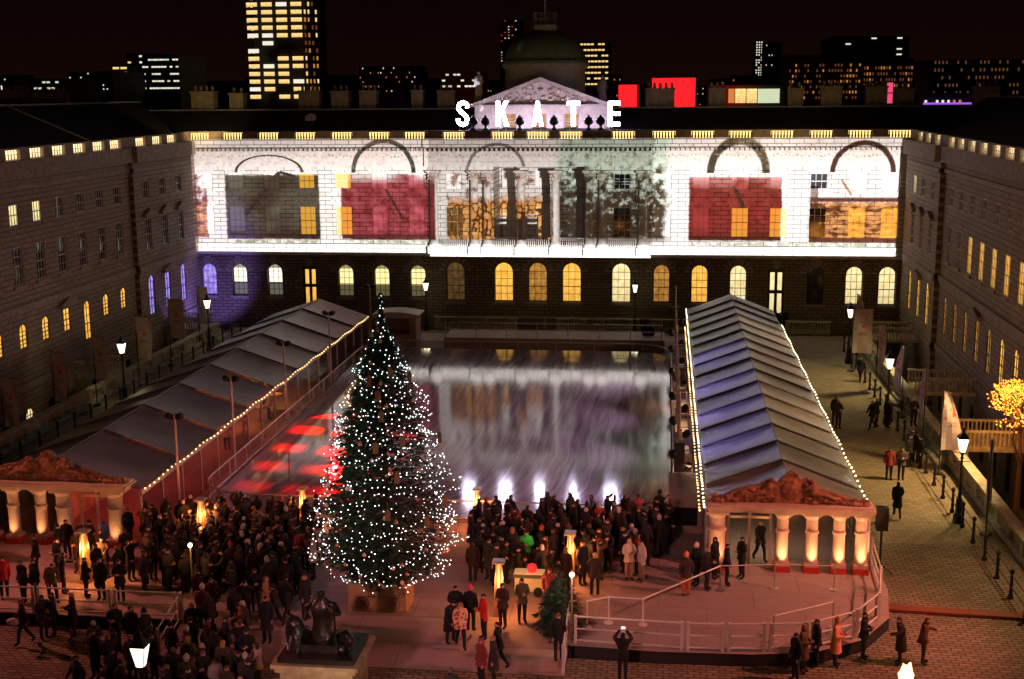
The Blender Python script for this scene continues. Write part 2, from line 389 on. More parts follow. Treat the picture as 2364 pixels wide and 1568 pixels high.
b.inputs['Specular IOR Level'].default_value = .75; b.inputs['IOR'].default_value = 1.45
bn = t.nodes.new('ShaderNodeBump'); bn.inputs['Strength'].default_value = .03; bn.inputs['Distance'].default_value = .02
t.links.new((st1*.7+st2*.5).s, bn.inputs['Height']); t.links.new(bn.outputs[0], b.inputs['Normal'])
RX0, RX1, RY0, RY1 = -21.2, .55, 53.6, 89.5
def rrect(x0, y0, x1, y1, r_, n=6):
    pts = []
    for cx_, cy_, a0 in ((x1-r_, y0+r_, -90), (x1-r_, y1-r_, 0), (x0+r_, y1-r_, 90), (x0+r_, y0+r_, 180)):
        for i in range(n+1):
            a = R(a0+90*i/n); pts.append((cx_+r_*math.cos(a), cy_+r_*math.sin(a)))
    return pts
mb = MB(); mb.quad(*[(x, y, DK+.02+(y-RY0)*.0135) for x, y in rrect(RX0, RY0, RX1, RY1, 2.6)]); struct('ice_rink', mb, m)
# rink barrier: panels, posts, rail
rb = thing('rink_barrier', 'low barrier with rails running round the ice rink', 'barrier')
pts = rrect(RX0-.1, RY0-.1, RX1+.1, RY1+.1, 2.7); pan, rail, kick, post = MB(), MB(), MB(), MB(); rposts = []
for i in range(len(pts)):
    a, b_ = Vector(pts[i]), Vector(pts[(i+1) % len(pts)]); L = (b_-a).length
    pan.quad((*a, DK+.2), (*b_, DK+.2), (*b_, DK+1.02), (*a, DK+1.02))
    kick.quad((*a, DK), (*b_, DK), (*b_, DK+.2), (*a, DK+.2))
    rail.tube([(*a, DK+1.05), (*b_, DK+1.05)], .04); rail.tube([(*a, DK+.22), (*b_, DK+.22)], .025)
    k = max(1, int(L/2.4))
    for j in range(k if L > 1 or i % 3 == 0 else 0): rposts.append(a.lerp(b_, j/k))
M['pinksteel'] = mat('rink rail steel', (.55, .42, .40), .35, metal=.3)
pan.build('panel', mat('clear barrier panel', (.3, .27, .3), .15, alpha=.16), rb); rail.build('rail', M['pinksteel'], rb); kick.build('kickboard', mat('rink kickboard', (.30, .22, .26), .4), rb); post.box(-.03, -.03, 0, .03, .03, 1.05); pmesh = post.mesh('post')
for p in rposts: link('post', pmesh, M['pinksteel'], rb).location = (p.x, p.y, DK)

# ------------------------------------------------------------------ walls with openings
def wall(name, P, u0, u1, v0, v1, ops, depth, m, parent, back=True):
    us = sorted({u0, u1, *[o[0] for o in ops], *[o[1] for o in ops]}); vs = sorted({v0, v1, *[o[2] for o in ops], *[o[3] for o in ops]})
    mb = MB(); q = lambda *a: mb.quad(*[P(*p) for p in a])
    for i in range(len(us)-1):
        for j in range(len(vs)-1):
            cu, cv = (us[i]+us[i+1])/2, (vs[j]+vs[j+1])/2
            if any(o[0] < cu < o[1] and o[2] < cv < o[3] for o in ops): continue
            q((us[i], vs[j], 0), (us[i+1], vs[j], 0), (us[i+1], vs[j+1], 0), (us[i], vs[j+1], 0))
    for o in ops:
        a, b, c, d = o[:4]; arch = len(o) > 4 and o[4]
        if arch:
            r_ = (b-a)/2; s = d-r_; k = 10; arc = [(a+r_-r_*math.cos(math.pi*i/k), s+r_*math.sin(math.pi*i/k)) for i in range(k+1)]
            for i in range(k):
                p0, p1 = arc[i], arc[i+1]
                q((*p0, 0), (*p1, 0), (p1[0], d, 0), (p0[0], d, 0)); q((*p0, 0), (*p1, 0), (*p1, depth), (*p0, depth))
            top = s
        else:
            top = d; q((a, d, 0), (b, d, 0), (b, d, depth), (a, d, depth))
        q((a, c, 0), (a, top, 0), (a, top, depth), (a, c, depth)); q((b, c, 0), (b, top, 0), (b, top, depth), (b, c, depth)); q((a, c, 0), (b, c, 0), (b, c, depth), (a, c, depth))
    return mb.build(name, m, parent)
PF = lambda u, v, d: (u, YF+d, v)
PL = lambda u, v, d: (XL-d, u, v)
PR = lambda u, v, d: (XR+d, u, v)
_wm = {}
def window(parent, axis, u, v0, v1, w_, d, pane, arch=False, frame=None, nx=3, ny=4, base=None):
    key = (round(w_, 2), round(v1-v0, 2), arch, nx, ny)
    if key not in _wm:
        h = v1-v0; r_ = w_/2; mb = MB(); t_ = .05
        mb.box(-r_, -.05, 0, -r_+t_, .05, h-(r_ if arch else 0)); mb.box(r_-t_, -.05, 0, r_, .05, h-(r_ if arch else 0)); mb.box(-r_+t_, -.05, 0, r_-t_, .05, t_)
        if arch:
            k = 10; prev = None
            for i in range(k+1):
                a = math.pi*i/k; p = [(-q*math.cos(a), 0, h-r_+q*math.sin(a)) for q in (r_, r_-t_)]
                if prev: mb.quad((prev[0][0], -.05, prev[0][2]), (p[0][0], -.05, p[0][2]), (p[1][0], -.05, p[1][2]), (prev[1][0], -.05, prev[1][2]))
                prev = p
        else: mb.box(-r_+t_, -.05, h-t_, r_-t_, .05, h)
        hh = h-(r_ if arch else 0)
        for i in range(1, nx):
            x = -r_+w_*i/nx; top = h if not arch else h-r_+math.sqrt(max(0, r_*r_-x*x)); mb.box(x-.016, -.03, t_, x+.016, .03, top-t_*.6)
        for j in range(1, ny+1 if arch else ny):
            z = hh*j/ny if not arch else hh*j/ny; mb.box(-r_+t_, -.028, z-.018-(.0), r_-t_, .028, z+.018)
        mb.box(-r_+t_, -.04, hh*.5-.03, r_-t_, .04, hh*.5+.03)
        pm = MB()
        if arch:
            k = 12; pm.quad(*([(-r_, .02, 0), (r_, .02, 0)]+[(r_*math.cos(math.pi*i/k), .02, h-r_+r_*math.sin(math.pi*i/k)) for i in range(k+1)]))
        else: pm.quad((-r_, .02, 0), (r_, .02, 0), (r_, .02, h), (-r_, .02, h))
        fm = mb.mesh('window'); fm.materials.append(M['frame']); pmm = pm.mesh('pane'); pmm.materials.append(M['glass']); _wm[key] = (fm, pmm)
    fm, pmm = _wm[key]
    o = link('window', fm, None, parent); o.location = base(u, v0, d); o.rotation_euler = (0, 0, {'x': 0, 'l': R(90), 'r': R(-90)}[axis])
    if frame: setmat(o, M[frame])
    p = link('pane', pmm, None, o); setmat(p, M[pane]); return o
def pediment(parent, axis, u, v, w_, base, m, tri=True):
    mb = MB()
    if tri: mb.prism([(-w_/2, 0), (w_/2, 0), (w_/2, .12), (0, .55), (-w_/2, .12)], -.32, 0); mb.prism([(-w_/2+.3, .13), (w_/2-.3, .13), (0, .42)], -.34, -.31)
    else: mb.prism([(-w_/2, 0), (w_/2, 0)]+[(w_/2*math.cos(R(a)), .1+.38*math.sin(R(a))) for a in range(0, 181, 20)], -.32, 0)
    mb.box(-w_/2-.05, -.36, -.1, w_/2+.05, 0, 0)
    o = mb.build('window_pediment', m, parent); o.location = base(u, v, 0); o.rotation_euler = (0, 0, {'x': 0, 'l': R(90), 'r': R(-90)}[axis]); return o

# ------------------------------------------------------------------ south block
sb = thing('south_block', 'pale stone palace front with pictures of handbags projected across its upper storeys', 'building', (0, 0, 0))
bays = [-39.04, -35.9, -32.8, -29.76, -26.63, -23.53, -20.44]
cbays = [-17.25, -13.17, -10.33, -7.5, -3.41]
rbays = [-.11, 2.99, 6.11, 9.16, 12.27, 15.35, 18.1]
gl_l = ['litp', 'halfw', 'halfw', 'lity', 'halfy', 'halfy', 'halfy']; gl_c = ['litd', 'lity', 'lito', 'lity', 'litw']; gl_r = ['lito', 'lity', 'litw', 'litw', 'glass', 'litw', 'litw']
ops, wins = [], []
def gnd(u, mt, wd, lo, hi, door=False):
    ops.append((u-wd/2, u+wd/2, lo, hi, not door)); wins.append((u, lo, hi, wd, mt, door))
for u, g_ in zip(bays, gl_l): gnd(u if u > -39 else -38.6, g_, 1.3, 2.35 if u != -29.76 else 1.6, 5.05 if u != -29.76 else 4.9, u == -29.76)
for u, g_ in zip(cbays, gl_c): gnd(u, g_, 1.55, 2.1, 5.35)
for u, g_ in zip(rbays, gl_r): gnd(u if u < 18 else 17.95, g_, 1.35, 2.15 if u != 9.16 else 1.3, 5.25 if u != 9.16 else 5.0, u == 9.16)
lowf = lambda u, v, d: (u, YF-.12+d, v)
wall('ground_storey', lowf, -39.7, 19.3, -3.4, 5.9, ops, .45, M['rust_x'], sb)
for u, lo, hi, wd, mt, door in wins:
    o = window(sb, 'x', u, lo, hi, wd-.01, .40, mt, not door, 'framed' if mt not in ('litp',) else 'frame', 2 if door else 3, 2 if door else 4, base=lowf)
    kb = MB(); kb.prism([(-.16, .03), (.16, .03), (.28, .72), (-.28, .72)], -.16, -.005); ks = kb.build('keystone', M['trimd'], sb); ks.location = lowf(u, hi, 0)
    if not door:
        s2 = MB(); s2.box(-wd/2-.15, -.14, -.22, wd/2+.15, -.005, -.02); s2.build('sill', M['trimd'], sb).location = lowf(u, lo, 0); fan = MB()
        for k in range(9):
            a = math.pi*(k+.5)/9; c_, s_ = math.cos(a), math.sin(a); r0, r1, q = wd/2+.03, wd/2+.55, .075
            if k != 4: fan.prism([(r0*c_+q*s_*.6, r0*s_-q*c_*.6), (r0*c_-q*s_*.6, r0*s_+q*c_*.6), (r1*c_-q*s_*1.5, r1*s_+q*c_*1.5), (r1*c_+q*s_*1.5, r1*s_-q*c_*1.5)], -.045, -.003)
        fan.build('arch_stones', M['trimd'], sb).location = lowf(u, hi-wd/2, 0)
    else:
        dm_ = MB(); dm_.box(-wd/2+.01, -.12, .01, -wd/2+.2, -.06, hi-lo-.3); dm_.box(wd/2-.2, -.12, .01, wd/2-.01, -.06, hi-lo-.3); dm_.box(-wd/2+.01, -.12, hi-lo-.3, wd/2-.01, -.06, hi-lo-.01); dm_.box(-.12, -.125, .01, .12, -.065, hi-lo-.3); dm_.box(-wd/2+.2, -.13, (hi-lo)*.45, wd/2-.2, -.07, (hi-lo)*.45+.28); dm_.build('door_frame', M['black'], o)
mb = MB(); mb.box(-39.7, YF-.32, 5.9, 19.3, YF+.3, 6.1); mb.box(-19.6, YF-.75, 5.9, -1.0, YF-.33, 6.11); mb.build('string_course', M['trim'], sb)
mb = MB(); mb.box(-39.7, YF-.22, 6.1, 19.3, YF+.3, 6.85); mb.box(-19.5, YF-.7, 6.12, -1.1, YF-.23, 6.75); mb.build('plinth_course', M['stone_x'], sb)
# upper walls: left, right wings of the front and portico with its recess
def upper(us, x0, x1, panes, ysh=0.0):
    B = lambda u, v, d: (u, YF+ysh+d, v); o1 = []
    for u in us:
        o1 += [(u-.69, u+.69, 7.55, 9.95), (u-.69, u+.69, 11.45, 12.72)]
    wall('upper_wall', B, x0, x1, 6.75, 13.3, o1, .3, M['stone_x'], sb)
    for u, (pm_, pa) in zip(us, panes):
        window(sb, 'x', u, 7.55, 9.95, 1.37, .22, pm_, False, None, 3, 4, base=B); window(sb, 'x', u, 11.45, 12.72, 1.37, .22, pa, False, None, 3, 2, base=B)
        ledge = MB(); ledge.box(-.95, -.16, -.09, .95, -.003, .02); ledge.build('sill', M['trim'], sb).location = B(u, 11.2, 0)
        for vv in (9.97, 12.74):                        # fan of wedge stones above each window
            fan = MB()
            for k in range(5):
                a = (k-2)*.30; fan.prism([(a-.12, .02), (a+.12, .02), (a*1.7+.17, .62), (a*1.7-.17, .62)], -.05-.015*(k % 2), -.003)
            fan.build('window_lintel', M['trim'], sb).location = B(u, vv, 0)
bl = 'blind'
upper([u if u > -39 else -38.6 for u in bays], -39.7, -19.5, [(bl, bl), (bl, bl), (bl, bl), ('amber', 'amber'), ('amber', 'amber'), (bl, bl), (bl, bl)])
upper([u if u < 18 else 17.9 for u in rbays], -1.1, 19.3, [(bl, bl), (bl, bl), ('amber', bl), ('amber', bl), ('glass', 'glass'), ('amber', bl), ('amber', bl)])
PT = -.15; RC = 4.0
for u in (cbays[0], cbays[4]):
    x0, x1 = (-19.5, -13.95) if u < -10 else (-6.4, -1.1)
    B = lambda uu, v, d: (uu, YF+PT+d, v)
    wall('portico_wall', B, x0, x1, 6.75, 13.3, [(u-.72, u+.72, 7.5, 9.95), (u-.68, u+.68, 11.4, 12.7)], .3, M['stone_x'], sb)
    window(sb, 'x', u, 7.5, 9.95, 1.42, .22, 'litd' if u < -10 else 'glass', False, None, 3, 4, base=B); window(sb, 'x', u, 11.4, 12.7, 1.34, .22, 'blind' if u < -10 else 'glass', False, None, 3, 3, base=B)
    pediment(sb, 'x', u, 10.25, 2.6, B, M['trim'], True)
    bx = MB()
    for k in range(14): q = -1.1+k*.17; bx.box(q, -.5, 6.78, q+.07, -.44, 7.4)
    bx.box(-1.2, -.55, 7.4, 1.2, -.4, 7.5); bx.build('window_balustrade', M['trim'], sb).location = (u, YF+PT, 0)
B = lambda uu, v, d: (uu, YF+RC+d, v); o1 = []
for u in cbays[1:4]: o1 += [(u-.62, u+.62, 6.9, 9.9), (u-.62, u+.62, 11.3, 12.8)]
wall('recess_wall', B, -13.95, -6.4, 6.75, 13.3, o1, .25, M['stone_x'], sb)
for u in cbays[1:4]:
    window(sb, 'x', u, 6.9, 9.9, 1.22, .2, 'blind', False, None, 3, 4, base=B); window(sb, 'x', u, 11.3, 12.8, 1.22, .2, 'blind', False, None, 3, 3, base=B)
    pediment(sb, 'x', u, 10.1, 2.0, B, M['trim'], True)
mb = MB()
for xx in (-13.95, -6.4): mb.quad((xx, YF+PT, 6.75), (xx, YF+RC, 6.75), (xx, YF+RC, 13.3), (xx, YF+PT, 13.3))
mb.quad((-13.95, YF+PT, 6.76), (-6.4, YF+PT, 6.76), (-6.4, YF+RC, 6.76), (-13.95, YF+RC, 6.76)); mb.quad((-13.95, YF+PT, 13.29), (-6.4, YF+PT, 13.29), (-6.4, YF+RC, 13.29), (-13.95, YF+RC, 13.29))
for u in cbays[1:4]:
    for k in range(14): q = u-1.1+k*.17; mb.box(q, YF-.45, 6.77, q+.07, YF-.39, 7.4)
    mb.box(u-1.15, YF-.5, 7.4, u+1.15, YF-.35, 7.5)
mb.build('loggia', M['stone_x'], sb)
cm = MB(); cm.lathe([(.50, 0), (.50, .12), (.42, .2), (.44, .3), (.36, .36), (.355, 1.5), (.34, 3.5), (.31, 5.3)], 18)
cmesh = cm.mesh('column', True); cmesh.materials.append(M['trim'])
cp = MB(); cp.lathe([(.31, 0), (.36, .05), (.34, .2), (.46, .38), (.38, .42), (.42, .6), (.56, .82)], 16)
for k in range(8):
    for zz, rr in ((.25, .42), (.5, .45), (.78, .56)): a = k*math.pi/4+zz; cp.ball((rr*math.cos(a), rr*math.sin(a), zz), .10, 6, 4)
cp.box(-.55, -.55, .83, .55, .55, .93)
cpm = cp.mesh('capital'); cpm.materials.append(M['relief'])
for xx in (-18.82, -15.45, -14.37, -11.6, -8.77, -5.99, -4.94, -1.7):
    c = link('column', cmesh, None, sb); c.location = (xx, YF-.75, 6.78); k = link('capital', cpm, None, c); k.location = (0, 0, 5.3)
    pb = MB(); pb.box(-.5, -.5, -.65, .5, .3, -.002); pb.build('column_pedestal', M['trim'], c)
def band(name, z0, z1, pr, m, port=True):
    mb = MB(); mb.box(-39.7, YF-pr, z0, -19.6, YF+.2, z1); mb.box(-1.0, YF-pr, z0, 19.3, YF+.2, z1)
    mb.box(-19.6, YF-pr-.55, z0-.002, -1.0, YF+.2, z1-.002); return mb.build(name, m, sb)
band('architrave', 13.3, 13.72, .08, M['trim']); band('frieze', 13.73, 14.35, .02, M['trim']); band('cornice_bed', 14.36, 14.55, .18, M['trim'])
mb = MB()
for k in range(150):
    xx = -39.5+k*.392; off = .55 if -19.6 < xx < -1.0 else 0
    mb.box(xx, YF-.5-off, 14.56, xx+.17, YF-off, 14.80)
tag(mb.build('modillions', M['relief'], sb), kind='stuff'); mb = MB(); mb.box(-39.7, YF+.02, 13.31, 19.3, YF+.25, 15.5); mb.build('entablature_core', M['stone_x'], sb)
band('cornice', 14.90, 15.52, .62, M['stone_x']); band('cornice_shade_strip', 14.815, 14.895, .60, M['iron'])  # thin dark strip paints the shade line under the cornice
# relief ornament in the frieze (swags)
mb = MB(); random.seed(4)
for k in range(190):
    xx = -39.4+k*.308; off = .55 if -19.6 < xx < -1.0 else 0
    mb.ball((xx, YF-.05-off, 14.15+random.uniform(-.1, .1)), random.uniform(.07, .13), 5, 3, 1, .6, .8)
tag(mb.build('frieze_ornament', M['relief'], sb), kind='stuff')
# balustrade on the cornice
balu = MB()
for k in range(8):
    q = -.84+k*.24; balu.lathe([(.07, 0), (.085, .12), (.05, .3), (.06, .5)], 6, (q, 0, 0))
balum = balu.mesh('baluster_panel'); balum.materials.append(M['trimd'])
stp = MB(); stp.box(-.92, .5, -.02, .92, .54, .52); stpm = stp.mesh('glow_panel'); stpm.materials.append(M['strip'])  # glowing panel stands in for the lit wall behind the balusters
pan_px = [459, 535.5, 619, 703.5, 788, 874, 957, 1049, 1161, 1242, 1318, 1439, 1533, 1623, 1710, 1807, 1897, 1986, 2079]
pcs = [ony(p, 312, YF-.4).x for p in pan_px]
for p, xx in zip(pan_px, pcs):
    off = .5 if -19.6 < xx < -1 else 0
    o = link('baluster_panel', balum, None, sb); o.location = (xx, YF-.3-off, 15.56); q = link('glow_panel', stpm, None, sb); q.location = (xx, YF-.3-off, 15.56)
mb = MB(); edges = [-39.7]+[v for xx in pcs for v in (xx-.93, xx+.93)]+[19.3]
for i in range(0, len(edges), 2):
    a, b_ = edges[i], edges[i+1]
    if b_ <= a: continue
    off = .5 if -19.6 < (a+b_)/2 < -1 else 0
    mb.box(a, YF-.42-off, 15.53, b_, YF-.18-off, 16.1)
mb.build('balustrade_pier', M['trimd'], sb)
mb = MB(); mb.box(-39.7, YF-.5, 16.11, -19.6, YF-.1, 16.22); mb.box(-1, YF-.5, 16.11, 19.3, YF-.1, 16.22); mb.box(-19.6, YF-1, 16.115, -1, YF-.6, 16.225); mb.build('balustrade_coping', M['trimd'], sb)
# roof
ridge = [ony(500, 252, YF+8), ony(1900, 250, YF+8)]; RZ = (ridge[0].z+ridge[1].z)/2
mb = MB(); mb.quad((-39.7, YF+.6, 15.4), (19.3, YF+.6, 15.4), (27, YF+8, RZ), (-47, YF+8, RZ)); mb.quad((-47, YF+8, RZ), (27, YF+8, RZ), (27, YF+15, 15), (-47, YF+15, 15)); mb.build('roof', M['slate'], sb)
mb = MB(); mb.tube([(-47, YF+8, RZ), (27, YF+8, RZ)], .10); mb.build('roof_ridge', M['lead'], sb)
mb = MB(); mb.lathe([(.5, 0), (.5, .05)], 14); sk = mb.build('rooflight', mat('round rooflight', (.45, .35, .32), .5), sb); sk.location = ony(717, 273, YF+5.5); sk.rotation_euler = (R(50), 0, 0)
# attic block and pediment
AY = YF+3.2
aw = []
for p in (1176, 1245, 1319): q = ony(p, 270, AY); aw.append(q.x)
wall('attic_wall', lambda u, v, d: (u, AY+d, v), -15.9, -4.35, 15.4, 18.05, [(u-.62, u+.62, 16.1, 17.5) for u in aw], .25, M['trim'], sb)
for u in aw: window(sb, 'x', u, 16.1, 17.5, 1.2, .2, 'lito', False, None, 2, 3, base=lambda a, b, d: (a, AY+d, b))
mb = MB(); mb.box(-15.9, AY+.01, 15.4, -15.7, AY+6, 18.05); mb.box(-4.55, AY+.01, 15.4, -4.35, AY+6, 18.05); mb.build('attic_return', M['trim'], sb)
apx = ony(1248, 178, AY); pl, pr = ony(1086, 246, AY), ony(1412, 246, AY)
mb = MB(); mb.prism([(pl.x+.8, 18.25), (pr.x-.8, 18.25), (apx.x, apx.z-.32)], AY-.1, AY+6)
mb.build('tympanum', M['trim'], sb)
mb = MB(); mb.prism([(pl.x, 18.05), (pr.x, 18.05), (pr.x, 18.22), (pl.x, 18.22)], AY-.45, AY+6)
for a, b_ in (((pl.x, 18.23), (apx.x, apx.z)), ((apx.x, apx.z), (pr.x, 18.23))):
    mb.prism([a, b_, (b_[0], b_[1]-.28), (a[0]+(.9 if a == (pl.x, 18.23) else 0), a[1]-(0 if a == (pl.x, 18.23) else .28))] if a[0] == pl.x else [a, b_, (b_[0]-.9, b_[1]), (a[0], a[1]-.28)], AY-.45, AY+6)
mb.build('pediment', M['trim'], sb)
mb = MB(); random.seed(8)
for k in range(95):
    f_ = random.uniform(-1, 1); h = (1-abs(f_))*(apx.z-18.7); zz = 18.38+random.random()*max(.05, h-.1)
    mb.ball((apx.x+f_*(pr.x-apx.x)*.82, AY-.12, zz), random.uniform(.09, .2), 6, 4, random.uniform(.6, 1.7), .8, random.uniform(.6, 1.4))
mb.build('tympanum_relief', M['relief'], sb)
# dome
DY = YF+9; dc = ony(1259, 143, DY).x; dr = (ony(1358, 143, DY).x-ony(1160, 143, DY).x)/2; zb, zt = 15.5, ony(1259, 143, DY-dr).z; ztop = ony(1259, 68, DY).z
mb = MB(); mb.lathe([(dr*.93, zb), (dr*.93, zt-.5), (dr*1.0, zt-.4), (dr*1.02, zt-.02)], 40, (dc, DY, 0)); mb.build('dome_drum', M['trim'], sb, True)
mb = MB(); mb.lathe([(dr*1.0, zt), (dr*1.0, zt+.18), (dr*.95, zt+.2)]+[(dr*.94*math.cos(R(a)), zt+.2+(ztop-zt-.2)*math.sin(R(a))) for a in range(6, 85, 8)], 40, (dc, DY, 0)); dm = mb.build('dome', M['copper'], sb, True)
mb = MB(); mb.lathe([(1.05, ztop-.15), (1.05, ztop+.35)], 20, (dc, DY, 0)); mb.build('dome_platform', M['trim'], dm)
mb = MB()
for k in range(10):
    a = k*math.pi/5; mb.tube([(dc+math.cos(a), DY+math.sin(a), ztop+.3), (dc+math.cos(a), DY+math.sin(a), ztop+1.35)], .03)
for zz in (ztop+.85, ztop+1.35): mb.tube([(dc+math.cos(k*math.pi/10), DY+math.sin(k*math.pi/10), zz) for k in range(21)], .03)
mb.build('dome_railing', M['lead'], dm)
mb = MB(); mb.tube([(dc, DY, ztop+.3), (dc, DY, ztop+7)], .09); mb.build('flagpole', M['lead'], dm)
# letters
LY = YF+1.4
def letter(ch, x0, x1, lab):
    a, b_ = ony(x0, 291, LY), ony(x1, 234, LY); W, Ht = b_.x-a.x, b_.z-a.z; mb = MB(); s = W*.30; d0, d1 = -.12, .12; pr = lambda *p: mb.prism([(q[0]*W, q[1]*Ht) for q in p], d0, d1)
    t_ = .30; h_ = s/Ht
    if ch == 'K':
        pr((0, 0), (t_, 0), (t_, 1), (0, 1)); pr((t_, .36), (t_, .62), (.66, 1), (1, 1)); mb.prism([(q[0]*W, q[1]*Ht) for q in ((.42, .52), (.62, .66), (1.02, 0), (.68, 0))], d0-.01, d1+.01)
    if ch == 'A':
        pr((0, 0), (.28, 0), (.62, 1), (.36, 1)); mb.prism([(q[0]*W, q[1]*Ht) for q in ((.72, 0), (1, 0), (.64, 1), (.38, 1))], d0-.01, d1+.01); mb.prism([(q[0]*W, q[1]*Ht) for q in ((.25, .18), (.75, .18), (.70, .34), (.30, .34))], d0+.01, d1-.01)
    if ch == 'T': pr((.35, 0), (.65, 0), (.65, 1-h_), (.35, 1-h_)); pr((0, 1-h_), (1, 1-h_), (1, 1), (0, 1))
    if ch == 'E':
        pr((0, 0), (t_, 0), (t_, 1), (0, 1))
        for q in (0, .5-h_/2, 1-h_): pr((t_, q), (1 if q else 1, q), (1, q+h_), (t_, q+h_))
    if ch == 'S':
        cl = [(.88, .74), (.86, .84), (.72, .92), (.5, .95), (.27, .90), (.15, .78), (.2, .66), (.38, .56), (.62, .46), (.8, .36), (.86, .22), (.74, .1), (.5, .05), (.28, .09), (.13, .18), (.12, .3)]
        P = [Vector((q[0]*W, q[1]*Ht)) for q in cl]; hw = s*.5
        Ls, Rs = [], []
        for i, p in enumerate(P):
            d = (P[min(i+1, len(P)-1)]-P[max(i-1, 0)]).normalized(); nn = Vector((-d.y, d.x)); Ls.append(p+nn*hw); Rs.append(p-nn*hw)
        for i in range(len(P)-1): mb.prism([tuple(Ls[i]), tuple(Ls[i+1]), tuple(Rs[i+1]), tuple(Rs[i])], d0, d1)
    o = link('letter', mb.mesh2('letter', M['black'], M['letter'])); o.location = (a.x, LY, a.z); tag(o, lab, 'sign letter', 'giant illuminated letters on the roof')
    lg = MB()
    for q in (.2, .8): lg.box(W*q-.04, -.04, -(a.z-15.6), W*q+.04, .04, -.01)
    lg.build('support_leg', M['black'], o)
for ch, x0, x1 in (('S', 1055, 1083), ('K', 1146, 1174), ('A', 1229, 1254), ('T', 1309, 1339), ('E', 1404, 1432)):
    letter(ch, x0, x1, 'giant glowing white letter %s standing on the palace roof' % ch)
# urns, statues
um = MB(); um.lathe([(.28, 0), (.28, .12), (.12, .2), (.1, .35), (.34, .5), (.42, .72), (.3, .86), (.33, .95), (.15, 1.02), (.12, 1.12), (.04, 1.2)], 14)
umm = um.mesh('urn', True); umm.materials.append(M['iron'])
ul = ['dark stone urn beside the letter S on the roof balustrade', 'dark stone urn just right of the letter S', 'dark stone urn between the letters K and A', 'dark stone urn between the letters A and T', 'dark stone urn just right of the letter T', 'dark stone urn just left of the letter E']
for p, l_ in zip((1093, 1121, 1200, 1279, 1359, 1387), ul):
    o = link('urn', umm); q = ony(p, 298, YF-.8); o.location = (q.x, YF-.8, 16.24); tag(o, l_, 'urn', 'urns on the roof balustrade')
def roofstatue(p, y0, y1, m, lab, Y):
    a, b_ = ony(p, y1, Y), ony(p, y0, Y); h = b_.z-a.z; mb = MB()
    mb.lathe([(.26, 0), (.30, .15), (.22, .42), (.27, .55), (.30, .7), (.26, .80), (.10, .84), (.09, .86)], 12, (0, 0, 0), 1, .8)
    mb.v = [(x*h/2.2*1.25, y*h/2.2*1.25, z*h) for x, y, z in mb.v]
    mb.ball((0, -.02, .92*h), .07*h, 8, 6); mb.tube([(.25*h/2, 0, .75*h), (.38*h/2, -.1, .55*h), (.2*h/2, -.3, .5*h)], .06, 6); mb.tube([(-.25*h/2, 0, .75*h), (-.36*h/2, 0, .58*h), (-.3*h/2, -.15, .42*h)], .06, 6)
    o = mb.build('roof_statue', m, None, True); o.location = a; tag(o, lab, 'statue', 'statues beside the pediment')
    mb = MB(); mb.box(-.35, -.35, -(a.z-15.5), .35, .35, -.002); mb.build('plinth', M['trimd'], o)
roofstatue(1106, 164, 222, mat('floodlit white statue stone', (.75, .72, .75), .7), 'bright white floodlit statue left of the roof pediment', YF+4.6)  # paler stone than its twin: floodlight is partly in the colour
roofstatue(1390, 172, 240, M['trimd'], 'dim grey statue in shade right of the roof pediment', YF+4.6)  # darker stone colour stands in for this statue's shade
lt = ony(1106, 200, YF+4.6); light('statue_spot', 'SPOT', (lt.x-1.0, lt.y-4.2, 16.0), 2200, (.85, .8, 1), (lt.x, lt.y, 20), .05, 35)
light('pediment_light', 'AREA', (-10, YF+.6, 15.7), 420, (.88, .68, 1.0), (-10, AY, 19.2), 10.0)
light('roof_glow', 'POINT', (-4, YF+2, 18.5), 30, (.5, .4, 1), None, .4)
light('dome_light', 'SPOT', (-9.9, YF-14, 17.2), 420, (1, .72, .36), (dc, DY, 21), .5, 40, .6)

